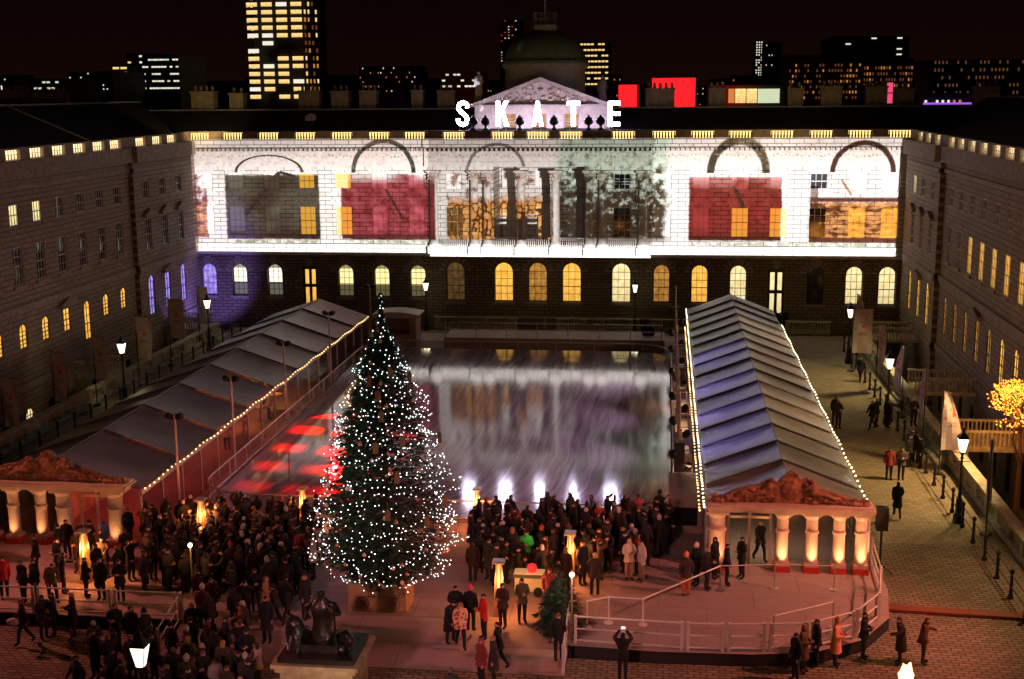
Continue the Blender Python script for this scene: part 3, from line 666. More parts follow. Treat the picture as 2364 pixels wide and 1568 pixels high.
# ------------------------------------------------------------------ side wings
bw_ = MB()
for k in range(5): bw_.lathe([(.035, 0), (.045, .1), (.025, .3), (.03, .5)], 6, (-.72+.36*k, 0, 0))
bw_.box(-.9, -.02, .24, .9, .02, .27); balw = bw_.mesh('baluster_panel'); balw.materials.append(M['trimd'])
def wing(side):
    L_ = side == 'l'; P = PL if L_ else PR; wx = XL if L_ else XR; sg = -1 if L_ else 1
    w_ = thing('east_wing' if L_ else 'west_wing', 'dim stone palace wing on the left with violet lit corner windows' if L_ else 'dim stone palace wing on the right behind the golden tree', 'building')
    WD = .10 if L_ else .07
    st = -.35                                         # corner pavilion projects
    Pc = lambda u, v, d: P(u, v, d+st)
    reg = [73.9-3.02*k for k in range(8, 0, -1)]+[73.9, 76.85, 79.85, 82.9, 85.95, 88.95]; cor = [93.4, 96.7, 100.05]
    doorA = 79.9 if L_ else 81.4
    o1 = []
    for u in reg: o1 += [(u-.55, u+.55, 11.45, 12.75), (u-.58, u+.58, 7.75, 10.1)]
    for u in reg: o1.append((u-.5, u+.5, 2.6 if abs(u-82.9) < .2 or not L_ else 3.75, 5.3, abs(u-79.85) > .2))
    o1 += [(u-.5, u+.5, -2.9, -.1, True) for u in reg]
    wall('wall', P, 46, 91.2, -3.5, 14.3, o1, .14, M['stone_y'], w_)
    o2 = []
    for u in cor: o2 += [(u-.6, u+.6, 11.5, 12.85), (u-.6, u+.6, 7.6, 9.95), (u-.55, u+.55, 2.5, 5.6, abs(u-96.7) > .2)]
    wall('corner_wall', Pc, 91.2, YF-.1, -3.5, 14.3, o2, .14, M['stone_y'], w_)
    mb = MB(); mb.quad(P(91.2, -3.5, 0), Pc(91.2, -3.5, 0), Pc(91.2, 14.3, 0), P(91.2, 14.3, 0)); mb.build('quoin', M['stone_y'], w_)
    ax = 'l' if L_ else 'r'
    for u in reg:
        att = 'glass'; mid = 'glass'; gr = 'lito'
        if L_:
            if 72 < u < 77.5: att = 'litw'
            gr = 'lity' if u > 70 else 'litd'
        else:
            if 70 < u < 85: mid = 'lity'
            gr = 'lito' if u > 75 else 'lity'
            if u > 88: gr = 'lito'
        window(w_, ax, u, 11.45, 12.75, 1.08, WD, att, False, None, 3, 2, base=P); window(w_, ax, u, 7.75, 10.1, 1.14, WD, mid, False, None, 3, 4, base=P)
        ar = abs(u-79.85) > .2; lo = 2.6 if abs(u-82.9) < .2 or not L_ else 3.75
        window(w_, ax, u, lo, 5.3, .98, WD, gr, ar, 'framed', 2, 4, base=P); window(w_, ax, u, -2.9, -.1, .98, WD, 'litw' if L_ and abs(u-73.9) < .1 else 'glass', True, 'framed', 3, 3, base=P)
        s2 = MB(); s2.box(-.8, -.12, -.2, .8, -.003, -.02); q = s2.build('sill', M['trimd'], w_); q.location = P(u, 7.75, 0); q.rotation_euler = (0, 0, R(90 if L_ else -90))
    for u in cor:
        lowm = 'litp' if L_ else 'lity'
        window(w_, ax, u, 11.5, 12.85, 1.18, WD, 'litw' if (not L_ and u > 100) else 'glass', False, None, 3, 2, base=Pc); window(w_, ax, u, 7.6, 9.95, 1.18, WD, 'glass', False, None, 3, 4, base=Pc)
        window(w_, ax, u, 2.5, 5.6, 1.08, WD, lowm, abs(u-96.7) > .2, 'framed', 2, 4, base=Pc); pediment(w_, ax, u, 10.2, 2.0, Pc, M['trimd'], True)
    for u in ((79.85, 96.7)): pediment(w_, ax, u, 5.55, 2.4, P if u < 90 else Pc, M['trimd'], True)
    for nm, z0, z1, pr in (('string_course', 6.0, 6.5, .14), ('cornice_bed', 13.6, 13.9, .12), ('cornice', 14.35, 15.45, .45), ('base_course', 1.2, 1.6, .1)):
        mb = MB(); xs_ = sorted((wx-sg*pr, wx+sg*.3)); mb.box(xs_[0], 46, z0, xs_[1], 91.2, z1)
        xs_ = sorted((wx-sg*(pr+.35), wx+sg*.3)); mb.box(xs_[0], 91.2, z0-.003, xs_[1], YF-.9, z1-.003); mb.build(nm, M['trimd'], w_)
    # balustrade: lit openings between piers
    ys = [73.9-3.0*k for k in range(8, 0, -1)]+[73.9, 76.9, 79.9, 82.9, 85.9, 88.7, 93.2, 96.4, 99.4]
    bx = wx-sg*.15; edges_ = [46]
    for y_ in ys:
        q = link('baluster_panel', balw, None, w_); q.location = (bx, y_, 15.5); q.rotation_euler = (0, 0, R(90 if L_ else -90)); q.scale = (1.0, 1, 1.1); setmat(q, M['trim'])
        q = MB(); q.box(-.9, .10, 0, .9, .14, .56); q = q.build('glow_panel', M['stripw'], w_); q.location = (bx, y_, 15.5); q.rotation_euler = (0, 0, R(90 if L_ else -90))  # glowing panel in place of a lit wall behind the opening
        edges_ += [y_-.93, y_+.93]
    edges_.append(YF-.7); mb = MB()
    for i in range(0, len(edges_), 2): mb.box(bx-.12, edges_[i], 15.46, bx+.12, edges_[i+1], 16.1)
    mb.box(bx-.17, 46, 16.11, bx+.17, YF-.7, 16.21); mb.build('balustrade_pier', M['trimd'], w_)
    rx = wx+sg*7.5; rz = 18.6
    mb = MB(); mb.quad((wx+sg*.8, 46, 15.4), (wx+sg*.8, YF+.5, 15.4), (rx, YF+8, rz), (rx, 46, rz)); mb.quad((rx, 46, rz), (rx, YF+8, rz), (wx+sg*15, YF+8, 15), (wx+sg*15, 46, 15)); mb.build('roof', M['slate'], w_)
    mb = MB(); mb.tube([(rx, 46, rz), (rx, YF+8, rz)], .10); mb.tube([(wx+sg*.8, 89.5, 15.5), (rx, 88, rz+.05)], .07) if L_ else None; mb.build('roof_ridge', M['lead'], w_)
    return w_
wing('l'); wing('r')
light('violet_uplight', 'SPOT', (-36.6, 98.2, .5), 1300, (.28, .2, 1), (-38.5, YF, 4.0), .2, 80, .5)
light('violet_uplight', 'SPOT', (-36.8, 96.8, 1.0), 260, (.28, .2, 1), (XL, 97.0, 4.0), .2, 90, .5)
# ------------------------------------------------------------------ parapets of the light wells, posts, lamps
def parapet(name, x, y0, y1, lab):
    o = thing(name, lab, 'parapet', (x, y0, 0)); wl, bp, cp = MB(), MB(), MB(); y = 0; L = y1-y0; k = 0
    wl.box(-.22, 0, -3.5, .22, L, .35)
    while y < L:
        e_ = min(L, y+2.0); bp.box(-.2, y, .355, .2, min(L, y+.45), .95)
        if k % 3 != 2:
            q = y+.52
            while q < e_-.1: bp.lathe([(.06, 0), (.08, .15), (.045, .4), (.06, .6)], 6, (0, q, .35)); q += .2
        else: bp.box(-.14, y+.45, .355, .14, e_, .95)
        y = e_; k += 1
    cp.box(-.26, 0, .955, .26, L, 1.1)
    wl.build('retaining_wall', M['pstone'], o); bp.build('balusters', M['pstone'], o); cp.build('coping', M['pstone'], o); return o
M['pstone'] = mat('lamp tinted parapet stone', (.42, .40, .28), .85, nscale=2.5, namp=.35, bump=.5)  # yellow-green of the lamplight is put into the stone colour
parapet('stone_parapet', -35.9, 44, 98, 'low stone balustrade beside the left light well'); parapet('stone_parapet', 15.15, 44, 98, 'low stone balustrade beside the right light well')
o = thing('stone_parapet', 'stone balustrade in front of the central door of the palace', 'parapet', (0, 0, 0)); bp, cp = MB(), MB()
for a, b_ in ((-18.8, -11.9), (-8.6, -1.9), (-1.0, 2.2), (9.9, 13.4)):
    bp.box(a, 102.2, 0, b_, 102.6, .3); x = a
    while x < b_-.1:
        if int((x-a)/.22) % 9 == 0: bp.box(x, 102.22, .3, x+.22, 102.58, .9)
        else: bp.lathe([(.06, 0), (.08, .15), (.045, .4), (.06, .6)], 6, (x+.11, 102.4, .3))
        x += .22
    cp.box(a-.05, 102.15, .9, b_+.05, 102.65, 1.02)
bp.build('balusters', M['pstone'], o); cp.build('coping', M['pstone'], o)
# small bridges to the wing doors, with steps and railings
for s_, x0, x1, y in (('left', -39.4, -36.2, 79.9), ('left', -39.2, -36.2, 96.7), ('right', 15.5, 19.2, 79.9), ('right', 15.5, 19.0, 96.7), ('right', 15.5, 19.2, 67.5)):
    o = thing('entrance_bridge', 'stone entrance bridge over the %s light well, %s' % (s_, {79.9: 'at the middle door', 96.7: 'at the far corner', 67.5: 'below the golden tree'}[y]), 'bridge', (x0, y, 0), 0, 'bridges over the light wells')
    a, b_, c_ = MB(), MB(), MB(); W = x1-x0; a.box(0, -1.3, .75, W, 1.3, 1.0); a.box(0, -1.25, -3.4, .5, 1.25, .74)
    for yy in (-1.25, 1.15):
        b_ = MB(); b_.box(0, yy, 1.75, W, yy+.14, 1.87)
        for k in range(int(W/.22)): b_.lathe([(.06, 0), (.07, .2), (.04, .5), (.06, .74)], 6, (.1+k*.22, yy+.07, 1.0))
        b_.build('bridge_railing', M['pstone'], o)
    for k in range(4):
        if s_ == 'left': c_.box(W+.3*k, -1.2, 0, W+.3*(k+1), 1.2, .8-.2*k)
        else: c_.box(-.3*(k+1), -1.2, 0, -.3*k, 1.2, .8-.2*k)
    a.build('bridge_deck', M['pstone'], o); c_.build('steps', M['pstone'], o)
def posts(x, ys, lab):
    for i in range(len(ys)-1):
        pass
    o = thing('post_and_rail', lab, 'railing', (x, 0, 0)); p = MB(); r_ = MB()
    p.lathe([(.11, 0), (.11, .12), (.07, .2), (.06, 1.0), (.09, 1.05), (.09, 1.15), (.03, 1.22)], 8); pm_ = p.mesh('post')
    for y in ys: link('post', pm_, M['iron'], o).location = (0, y, 0)
    for z in (.5, .98): r_.tube([(0, y, z) for y in ys], .028)
    r_.build('rails', M['iron'], o)
posts(-34.0, [45+2.12*k for k in range(26)], 'black iron post and rail fence along the left path'); posts(13.55, [40+2.05*k for k in range(28)], 'black iron post and rail fence along the right path')
def lamp(x, y, lab, h=3.35, pw=300, wall_=False):
    o = thing('street_lamp', lab, 'street lamp', (x, y, 0), 0, 'glowing lantern street lamps')
    p = MB(); p.lathe([(.24, 0), (.24, .35), (.16, .5), (.15, 1.1), (.09, 1.2), (.055, 2.2), (.05, h-.35), (.09, h-.3), (.05, h-.2), (.14, h)], 10); p.tube([(-.38, 0, h-.45), (.38, 0, h-.45)], .02); p.build('post', M['iron'], o)
    l_ = MB(); l_.lathe([(.15, h), (.30, h+.62)], 4, ph=math.pi/4); q = l_.build('lantern', M['lantern'], o)
    c_ = MB(); c_.lathe([(.33, h+.622), (.34, h+.66), (.12, h+.86), (.08, h+.9), (.10, h+.97), (.02, h+1.12)], 4, ph=math.pi/4)
    for k in range(4):
        a = math.pi/4+k*math.pi/2; c_.tube([(.155*math.cos(a), .155*math.sin(a), h), (.305*math.cos(a), .305*math.sin(a), h+.62)], .014, 4)
    c_.build('lantern_cap', M['iron'], q)
    light('lamp_and_fill_light', 'POINT', (0, 0, h+.30), pw, (1, .80, .36), None, .22, parent=o); q.visible_shadow = True
    return o
for x, y, l_, h in ((-33.8, 74.9, 'lantern street lamp on the left path, nearer of the two there', 3.35), (-34.3, 91.6, 'lantern street lamp far up the left path beside a lit banner', 3.35), (-19.3, 101.4, 'lantern street lamp behind the small hut at the rink end', 3.35), (-2.2, 101.6, 'lantern street lamp right of the central balustrade', 3.35),
        (13.3, 91.2, 'lantern street lamp beside the large white banner on the right path', 3.35), (13.2, 74.3, 'middle lantern street lamp on the right path', 3.35), (13.5, 57.0, 'nearest lantern street lamp on the right path', 3.35),
        (-14.6, 32.2, 'bright lantern street lamp cut by the bottom edge, left of the statue', 3.45), (-5.66, 32.2, 'lantern street lamp with a black finial peeping over the bottom edge', 2.75)):
    lamp(x, y, l_, h, 500 if x > 10 else (150 if y > 90 else (30 if y < 40 else 380)))
light('lamp_and_fill_light', 'SPOT', (16.5, 62, 7), 4200, (1, .62, .26), (11.0, 62, 0), .3, 100, .8)  # added spots brighten the right path, no lamp post carries them
light('lamp_and_fill_light', 'SPOT', (16.5, 84, 7), 2600, (1, .72, .32), (11.5, 84, 0), .3, 100, .8)
light('lamp_and_fill_light', 'SPOT', (15.5, 49, 8), 1700, (1, .55, .24), (11, 48, 0), .3, 100, .8)
light('lamp_and_fill_light', 'SPOT', (-10, 99, 4.5), 50, (1, .72, .3), (-10, YF, 1.0), .3, 120, .8)  # added fill at the foot of the palace front, no lamp here
light('lamp_and_fill_light', 'SPOT', (9, 98, 4.5), 40, (1, .66, .25), (9, YF, 1.0), .3, 120, .8)
# ------------------------------------------------------------------ banners
m = bpy.data.materials.new('printed banner cloth'); m.use_nodes = True; t = m.node_tree; b = t.nodes['Principled BSDF']; M['banner'] = m
tcn = t.nodes.new('ShaderNodeTexCoord'); s_ = t.nodes.new('ShaderNodeSeparateXYZ'); t.links.new(tcn.outputs['Generated'], s_.inputs[0])
X, Z = V(t, s_.outputs[0]), V(t, s_.outputs[2]); n = noi(t, vec(t, X*2.0, Z*4.0), 1.3, 3)
c = mixc(t, (.42, .33, .33), (.60, .07, .05), (n.ramp(.56, .60))*Z.box(.45, .95, .05)); c = mixc(t, c, (.10, .10, .14), X.box(.25, .72, .03)*Z.box(.40, .47, .015)*noi(t, vec(t, X*9.0, Z*30.0), 1, 2).gt(.5))
c = mixc(t, c, (.10, .10, .14), X.box(.3, .65, .03)*Z.box(.68, .72, .015)*noi(t, vec(t, X*9.0, Z*30.0), 1, 2).gt(.52))
t.links.new(c, b.inputs['Base Color']); b.inputs['Roughness'].default_value = .7
def banner(px, y0, y1, Y, w_, rz, lab, feather=False, foot=0, parentg='tall printed banners on poles'):
    a, b_ = ony(px, y1, Y), ony(px, y0, Y); h = b_.z-a.z
    o = thing('banner_flag', lab, 'banner', (a.x, Y, foot), R(rz), parentg); z0 = a.z-foot
    p = MB(); p.tube([(0, 0, 0), (0, 0, z0+h+.1)], .035, 6); p.tube([(0, 0, z0+h), (w_*(.5 if feather else 1), 0, z0+h*(.98 if feather else 1))], .02, 5); p.lathe([(.25, 0), (.25, .1), (.06, .15)], 8); p.build('pole', M['iron'], o)
    me = MB(); n_ = 10
    for i in range(n_):
        for j in range(4):
            def pt(i, j):
                f_ = i/n_; ww = w_*(1 if not feather else (1-.75*f_**2)); return (.04+ww*j/4, .10*math.sin(j*1.3+i*.5), z0+h*f_)
            me.quad(pt(i, j), pt(i, j+1), pt(i+1, j+1), pt(i+1, j))
    me.build('banner_cloth', M['banner'], o, True); return o
for a in ((10, 870, 985, 66, 1.2, -20, 'pinkish banner on a pole at the far left edge of the plaza'), (126, 812, 925, 71.6, 1.1, -20, 'second banner on a pole from the left, above the fence'), (220, 775, 872, 74.5, 1.3, -35, 'billowing banner on a pole left of the near left lamp'), (318, 730, 828, 80, 1.25, -20, 'banner on a pole right of the near left lamp'), (392, 690, 780, 86.4, 1.3, -20, 'banner on a pole below the violet windows')): banner(*a)
banner(459, 662, 748, 93.5, .95, -15, 'lit banner on a pole beside the far left lamp')
banner(1966, 712, 815, 88.7, 1.3, 0, 'large pale banner with dark lettering beside a lamp on the right path')
banner(1978, 680, 712, 99.0, .5, 0, 'small far banner above the large pale one', True)
banner(2024, 748, 845, 83.0, .55, -50, 'narrow banner on the right terrace, left of the middle lamp', False)
banner(2083, 800, 905, 76.0, .95, 110, 'feather banner folded edge on beside the middle lamp', True)
banner(2133, 850, 970, 69.5, .7, 100, 'thin feather banner on the right terrace behind a standing pair', True)
banner(2170, 905, 1040, 64.5, 1.1, 10, 'tall slanting feather banner right of the pair on the right path', True)
banner(2280, 1020, 1165, 55.5, .75, 70, 'nearest feather banner beside the nearest right lamp', True)

# ------------------------------------------------------------------ marquees
m = bpy.data.materials.new('marquee roof fabric'); m.use_nodes = True; t = m.node_tree; b = t.nodes['Principled BSDF']; M['tent'] = m
g = t.nodes.new('ShaderNodeNewGeometry'); n = noi(t, g.outputs['Position'], .8, 4)
t.links.new(mixc(t, (.17, .16, .18), (.27, .25, .275), n.ramp(.35, .65)), b.inputs['Base Color']); b.inputs['Roughness'].default_value = .34; b.inputs['Specular IOR Level'].default_value = .6
bn = t.nodes.new('ShaderNodeBump'); bn.inputs['Strength'].default_value = .35; bn.inputs['Distance'].default_value = .08; t.links.new(n.s, bn.inputs['Height']); t.links.new(bn.outputs[0], b.inputs['Normal'])
M['tent2'] = mat('dark grey marquee roof fabric', (.21, .19, .20), .42, nscale=.8, namp=.25)
M['tentd'] = mat('dark marquee wall', (.10, .09, .09), .4); M['rib'] = mat('marquee rib', (.16, .15, .15), .5)
M['pvc'] = mat('clear marquee window film', (.035, .022, .02), .15, alpha=.55)
def marquee(name, lab, x0, x1, y0, y1, ez, rz, step):
    o = thing(name, lab, 'marquee', (0, 0, 0)); xm = (x0+x1)/2; k = 0; y = y0; n_ = int(round((y1-y0)/step)); st_ = (y1-y0)/n_; rib = MB()
    for i in range(n_):
        a, b_ = y0+i*st_, y0+(i+1)*st_
        for s_ in (0, 1):
            xe = x1 if s_ else x0; mb = MB(); N, Q = 8, 6
            P_ = lambda u, v: (xm+(xe-xm)*u, a+(b_-a)*v, rz+(ez-rz)*u-.16*math.sin(math.pi*v)*math.sin(math.pi*min(1, u*.8+.15))+.12*(1-v)**2)
            for q in range(N):
                for r_ in range(Q): mb.quad(P_(q/N, r_/Q), P_((q+1)/N, r_/Q), P_((q+1)/N, (r_+1)/Q), P_(q/N, (r_+1)/Q))
            mb.build('roof_panel', M['tent'] if x0 > -10 else M['tent2'], o, True)
        rib.tube([(x0, a, ez+.05), (xm, a, rz+.06), (x1, a, ez+.05)], .035, 4)
    rib.tube([(xm, y0, rz+.05), (xm, y1, rz+.05)], .03, 4); rib.build('roof_ribs', M['rib'], o)
    fr = MB()
    for xe in (x0, x1):
        fr.box(xe-.06, y0, ez-.22, xe+.06, y1, ez-.02)
        for i in range(n_*2+1): fr.box(xe-.045, y0+i*st_/2-.045, DK, xe+.045, y0+i*st_/2+.045, ez-.225)
    fr.build('wall_frame', M['steelp'], o)
    w_ = MB()
    for xe in (x0, x1): w_.quad((xe+.02, y0, DK+.02), (xe+.02, y1, DK+.02), (xe+.02, y1, ez-.23), (xe+.02, y0, ez-.23))
    w_.build('side_wall', M['pvc'] if x0 < -10 else M['tentd'], o)
    for yy in (y0, y1):
        gm = MB(); gm.v = [(x0, yy, DK), (x1, yy, DK), (x1, yy, ez-.05), (xm, yy, rz-.05), (x0, yy, ez-.05)]; gm.f = [(0, 1, 2, 3, 4)]
        if yy == y1: gm.build('gable_wall', M['tentd'], o)
    return o
M['steelp'] = mat('marquee frame paint', (.42, .36, .34), .45)
marquee('marquee', 'long ribbed marquee beside the right side of the rink', 1.95, 8.28, 49.3, 96.5, 2.9, 4.1, 2.95)
marquee('marquee', 'long dark marquee with a glowing red side, left of the rink', -29.3, -21.9, 49.4, 91.8, 2.9, 4.15, 4.7)
# red and amber interior of the left marquee, bar counter
for y, c_, p in ((53, (1, .05, .03), 120), (58, (1, .05, .03), 140), (63.5, (1, .10, .04), 150), (68.5, (1, .33, .08), 200), (73, (1, .42, .10), 230), (77, (1, .25, .08), 60)): light('bar_light', 'POINT', (-23.6, y, 2.5), p*.6, c_, None, .25)
mb = MB(); mb.box(-26.6, 51, DK, -26.4, 78, 2.7); tag(mb.build('bar_partition', mat('orange bar partition', (.55, .22, .10), .6, nscale=1.5, namp=.5)), 'orange partition seen through the left marquee side', 'partition')
for k, y in enumerate((66.5, 69.5, 72.5)):
    mb = MB(); mb.lathe([(.3, 0), (.05, .05), (.05, 1.0), (.45, 1.02), (.45, 1.06)], 12); o = mb.build('bar_table', M['wood']); o.location = (-23.2, y, DK); tag(o, 'round bar table inside the left marquee, seen through its side', 'table', 'round tables in the left marquee')
# festoon strings on the eaves
def festoon(x, y0, y1, z, m, lab, step=.42, rr=.055, kind='string of lights'):
    y = y0; wires = MB(); bl_ = MB(); i = 0
    while y < y1: bl_.ball((x, y, z-.05*math.sin(i*.8)), rr, 6, 4); y += step; i += 1
    wires.tube([(x, y0, z+.05), (x, y1, z+.05)], .012, 4); o = wires.build('festoon_string', M['black']); tag(o, lab, kind); bl_.build('bulbs', M[m], o)
festoon(-21.76, 49.6, 91.6, 2.93, 'bulby', 'warm festoon bulbs along the left marquee eave', .50, .038)
festoon(1.80, 49.4, 66.0, 2.93, 'bulbc', 'cream festoon bulbs, front stretch of the right marquee eave next to the rink', .44, .045)
festoon(1.80, 66.2, 96.3, 2.93, 'bulbc', 'cream festoon bulbs, far stretch of the right marquee eave next to the rink', .44, .042)
festoon(1.62, 49.4, 90.0, 2.78, 'bulby', 'amber festoon bulbs under the right marquee eave next to the rink', .46, .038)
festoon(8.42, 51.0, 90.3, 2.93, 'bulbc', 'cream festoon bulbs on the outer eave of the right marquee', .62, .045)
light('festoon_glow', 'AREA', (1.3, 58, 2.4), 60, (1, .55, .25), (0.9, 58, 0), 2.5)
light('festoon_glow', 'AREA', (1.3, 74, 2.4), 60, (1, .55, .25), (0.9, 74, 0), 2.5)

# ------------------------------------------------------------------ classical pavilions in front of the marquees
M['pil'] = mat('painted pavilion column', (.62, .48, .38), .6, nscale=3, namp=.12)
M['carve'] = mat('painted carved crest', (.30, .14, .08), .65, nscale=6, namp=.6, bump=1)
M['redb'] = mat('red lit base block', (.55, .05, .03), .5)
crest = [(105, 440), (105, 380), (170, 400), (250, 340), (340, 300), (400, 290), (450, 240), (480, 228), (510, 272), (532, 230), (560, 205), (580, 180), (600, 165), (625, 182), (640, 205), (668, 245), (700, 228), (735, 262), (762, 310), (830, 330), (900, 360), (960, 390), (1010, 412), (1085, 400), (1085, 440)]
def pavilion(x0, x1, y, cols, big, door, mirror, lab, zt=2.95):
    o = thing('pavilion_entrance', lab, 'pavilion', (0, y, 0)); W = x1-x0
    for cx_ in cols+big:
        bg_ = cx_ in big; r_ = .26 if not bg_ else .36; mb = MB()
        mb.box(cx_-r_*1.1, -r_*1.1, DK+.25, cx_+r_*1.1, r_*1.1, DK+.4); mb.lathe([(r_, DK+.4), (r_*.95, DK+.6), (r_*.9, DK+1.6), (r_*1.05, DK+1.62), (r_*1.05, DK+1.7), (r_*.88, DK+1.72), (r_*.9, zt-.3), (r_*1.2, zt-.12)], 16, (cx_, 0, 0)); mb.box(cx_-r_*1.25, -r_*1.25, zt-.12, cx_+r_*1.25, r_*1.25, zt-.005)
        c_ = mb.build('column', M['pil'], o, False); q = MB(); q.box(cx_-r_*1.2, -r_*1.2, DK, cx_+r_*1.2, r_*1.2, DK+.245); q.build('column_base', M['redb'], c_)
        light('column_uplight', 'SPOT', (cx_+(.05), y-.85, DK+.08), (330 if not bg_ else 240)*(1 if x0 > 0 else .4), (1, .42, .17), (cx_, y+.1, 2.6), .06, 62, .5)
    mb = MB(); mb.box(x0, -.45, zt, x1, .5, zt+.14); mb.box(x0-.08, -.58, zt+.142, x1+.08, .6, zt+.26); mb.box(x0-.02, -.5, zt+.262, x1+.02, .5, zt+.34); mb.build('entablature', M['pil'], o)
    sg = [c_ for c_ in sorted(cols)]; ar = MB()
    for a, b_ in zip(sg[:-1], sg[1:]):
        r_ = (b_-a)/2-.27; k = 8; zc = zt-.10-r_*.75; arc = [((a+b_)/2-r_*math.cos(math.pi*i/k), zc+r_*.75*math.sin(math.pi*i/k)) for i in range(k+1)]
        for i in range(k): ar.quad((arc[i][0], -.12, arc[i][1]), (arc[i+1][0], -.12, arc[i+1][1]), (arc[i+1][0], -.12, zt-.006), (arc[i][0], -.12, zt-.006))
    ar.build('arcade', M['pil'], o)
    fw = MB(); a, b_ = door; ydr = .7
    for xx in (a, (a+b_)/2, b_): fw.box(xx-.05, ydr-.05, DK, xx+.05, ydr+.05, zt)
    fw.box(a, ydr-.04, 2.35, b_, ydr+.04, 2.45); fw.box(a, ydr-.06, 2.8, b_, ydr+.06, zt-.01); fw.build('door_frame', M['pil'], o)
    gl = MB(); gl.quad((min(sg)-.2, 1.1, DK), (max(sg)+.2, 1.1, DK), (max(sg)+.2, 1.1, zt), (min(sg)-.2, 1.1, zt)); gl.build('glazing', mat('tinted pavilion glazing', (.24, .20, .16), .2, alpha=.45), o)
    # crest
    f_ = lambda px: x0+.12+(px-105)/980*(W-.24); pts_ = [(f_(px), zt+.345+(440-py)/275*1.32) for px, py in crest]
    mb = MB(); mb.prism(pts_, -.16, .10); cx_ = f_(600)
    mb.lathe([(.30, -.16), (.42, -.12), (.44, -.05), (.36, -.02), (.33, .04), (.1, .1)], 16); nv = 6*16
    mb.v[-nv:] = [(cx_+x_, -.2-z_, zt+.95+y_*1.15) for x_, y_, z_ in mb.v[-nv:]]
    random.seed(3)
    def inside(x_): 
        for (a0, b0), (a1, b1) in zip(pts_[:-1], pts_[1:]):
            if a0 < a1 and a0 <= x_ <= a1: return b0+(b1-b0)*(x_-a0)/(a1-a0)
        return zt
    for s_ in (-1, 1):                                # reclining figures either side
        bx_ = cx_+s_*.78; mb.ball((bx_, -.26, zt+1.32), .11, 8, 6); mb.ball((bx_+s_*.06, -.26, zt+1.02), .17, 8, 6, 1, .8, 1.35); mb.tube([(bx_+s_*.05, -.26, zt+.86), (bx_+s_*.55, -.30, zt+.80), (bx_+s_*1.0, -.26, zt+.58)], .13, 8, .06); mb.tube([(bx_, -.28, zt+1.15), (bx_-s_*.28, -.34, zt+.98)], .06, 6, .04)
        for k in range(26):
            xx = cx_+s_*(.6+k*.086*W/6); top = inside(xx); zz = zt+.42+random.random()*max(0, top-zt-.55); mb.ball((xx, -.20, zz), random.uniform(.07, .14), 7, 5, random.uniform(.8, 1.8), 1, random.uniform(.6, 1.2))
            if k % 4 == 0:
                mb.tube([(xx+.16*math.cos(q*.6)*(1-q*.09), -.24, zt+.52+.16*math.sin(q*.6)*(1-q*.09)) for q in range(10)], .035, 5)
    for k in range(5): mb.ball((cx_+(k-2)*.11, -.18, zt+1.55+.05*(k % 2)), .055, 6, 4)
    mb.build('carved_crest', M['carve'], o); return o
pavilion(1.95, 8.35, 49.2, [4.9, 6.06, 7.12, 7.98], [2.32], (2.8, 4.5), False, 'right pavilion entrance with glowing columns and a carved crest')
pavilion(-29.4, -22.35, 49.3, [-28.6, -27.6, -26.35], [-25.3, -23.0], (-24.9, -23.4), True, 'left pavilion entrance with amber lit columns and a carved crest')
light('pavilion_interior', 'POINT', (3.6, 51.5, 2.3), 60, (1, .75, .4), None, .2); light('pavilion_interior', 'POINT', (6.5, 51.5, 2.3), 45, (1, .72, .4), None, .2)
mb = MB(); mb.box(3.0, 52.6, 1.9, 4.3, 52.68, 2.35); tag(mb.build('menu_panel', mat('lit yellow menu panel', (.8, .6, .2), .5, emis=(1, .75, .25), es=1.0)), 'lit yellow panel inside the right pavilion doorway', 'panel')
mb = MB(); mb.box(-.22, -.2, 2.0, .22, .2, 3.0); mb.tube([(0, 0, 0), (0, 0, 2.0)], .05)
for k in range(3): a = k*2.1; mb.tube([(0, 0, .5), (.5*math.cos(a), .5*math.sin(a), 0)], .025, 5)
o = mb.build('loudspeaker', M['black']); o.location = (8.95, 50.3, 0); o.scale = (1, 1, .95); tag(o, 'black loudspeaker on a stand right of the right pavilion', 'loudspeaker')
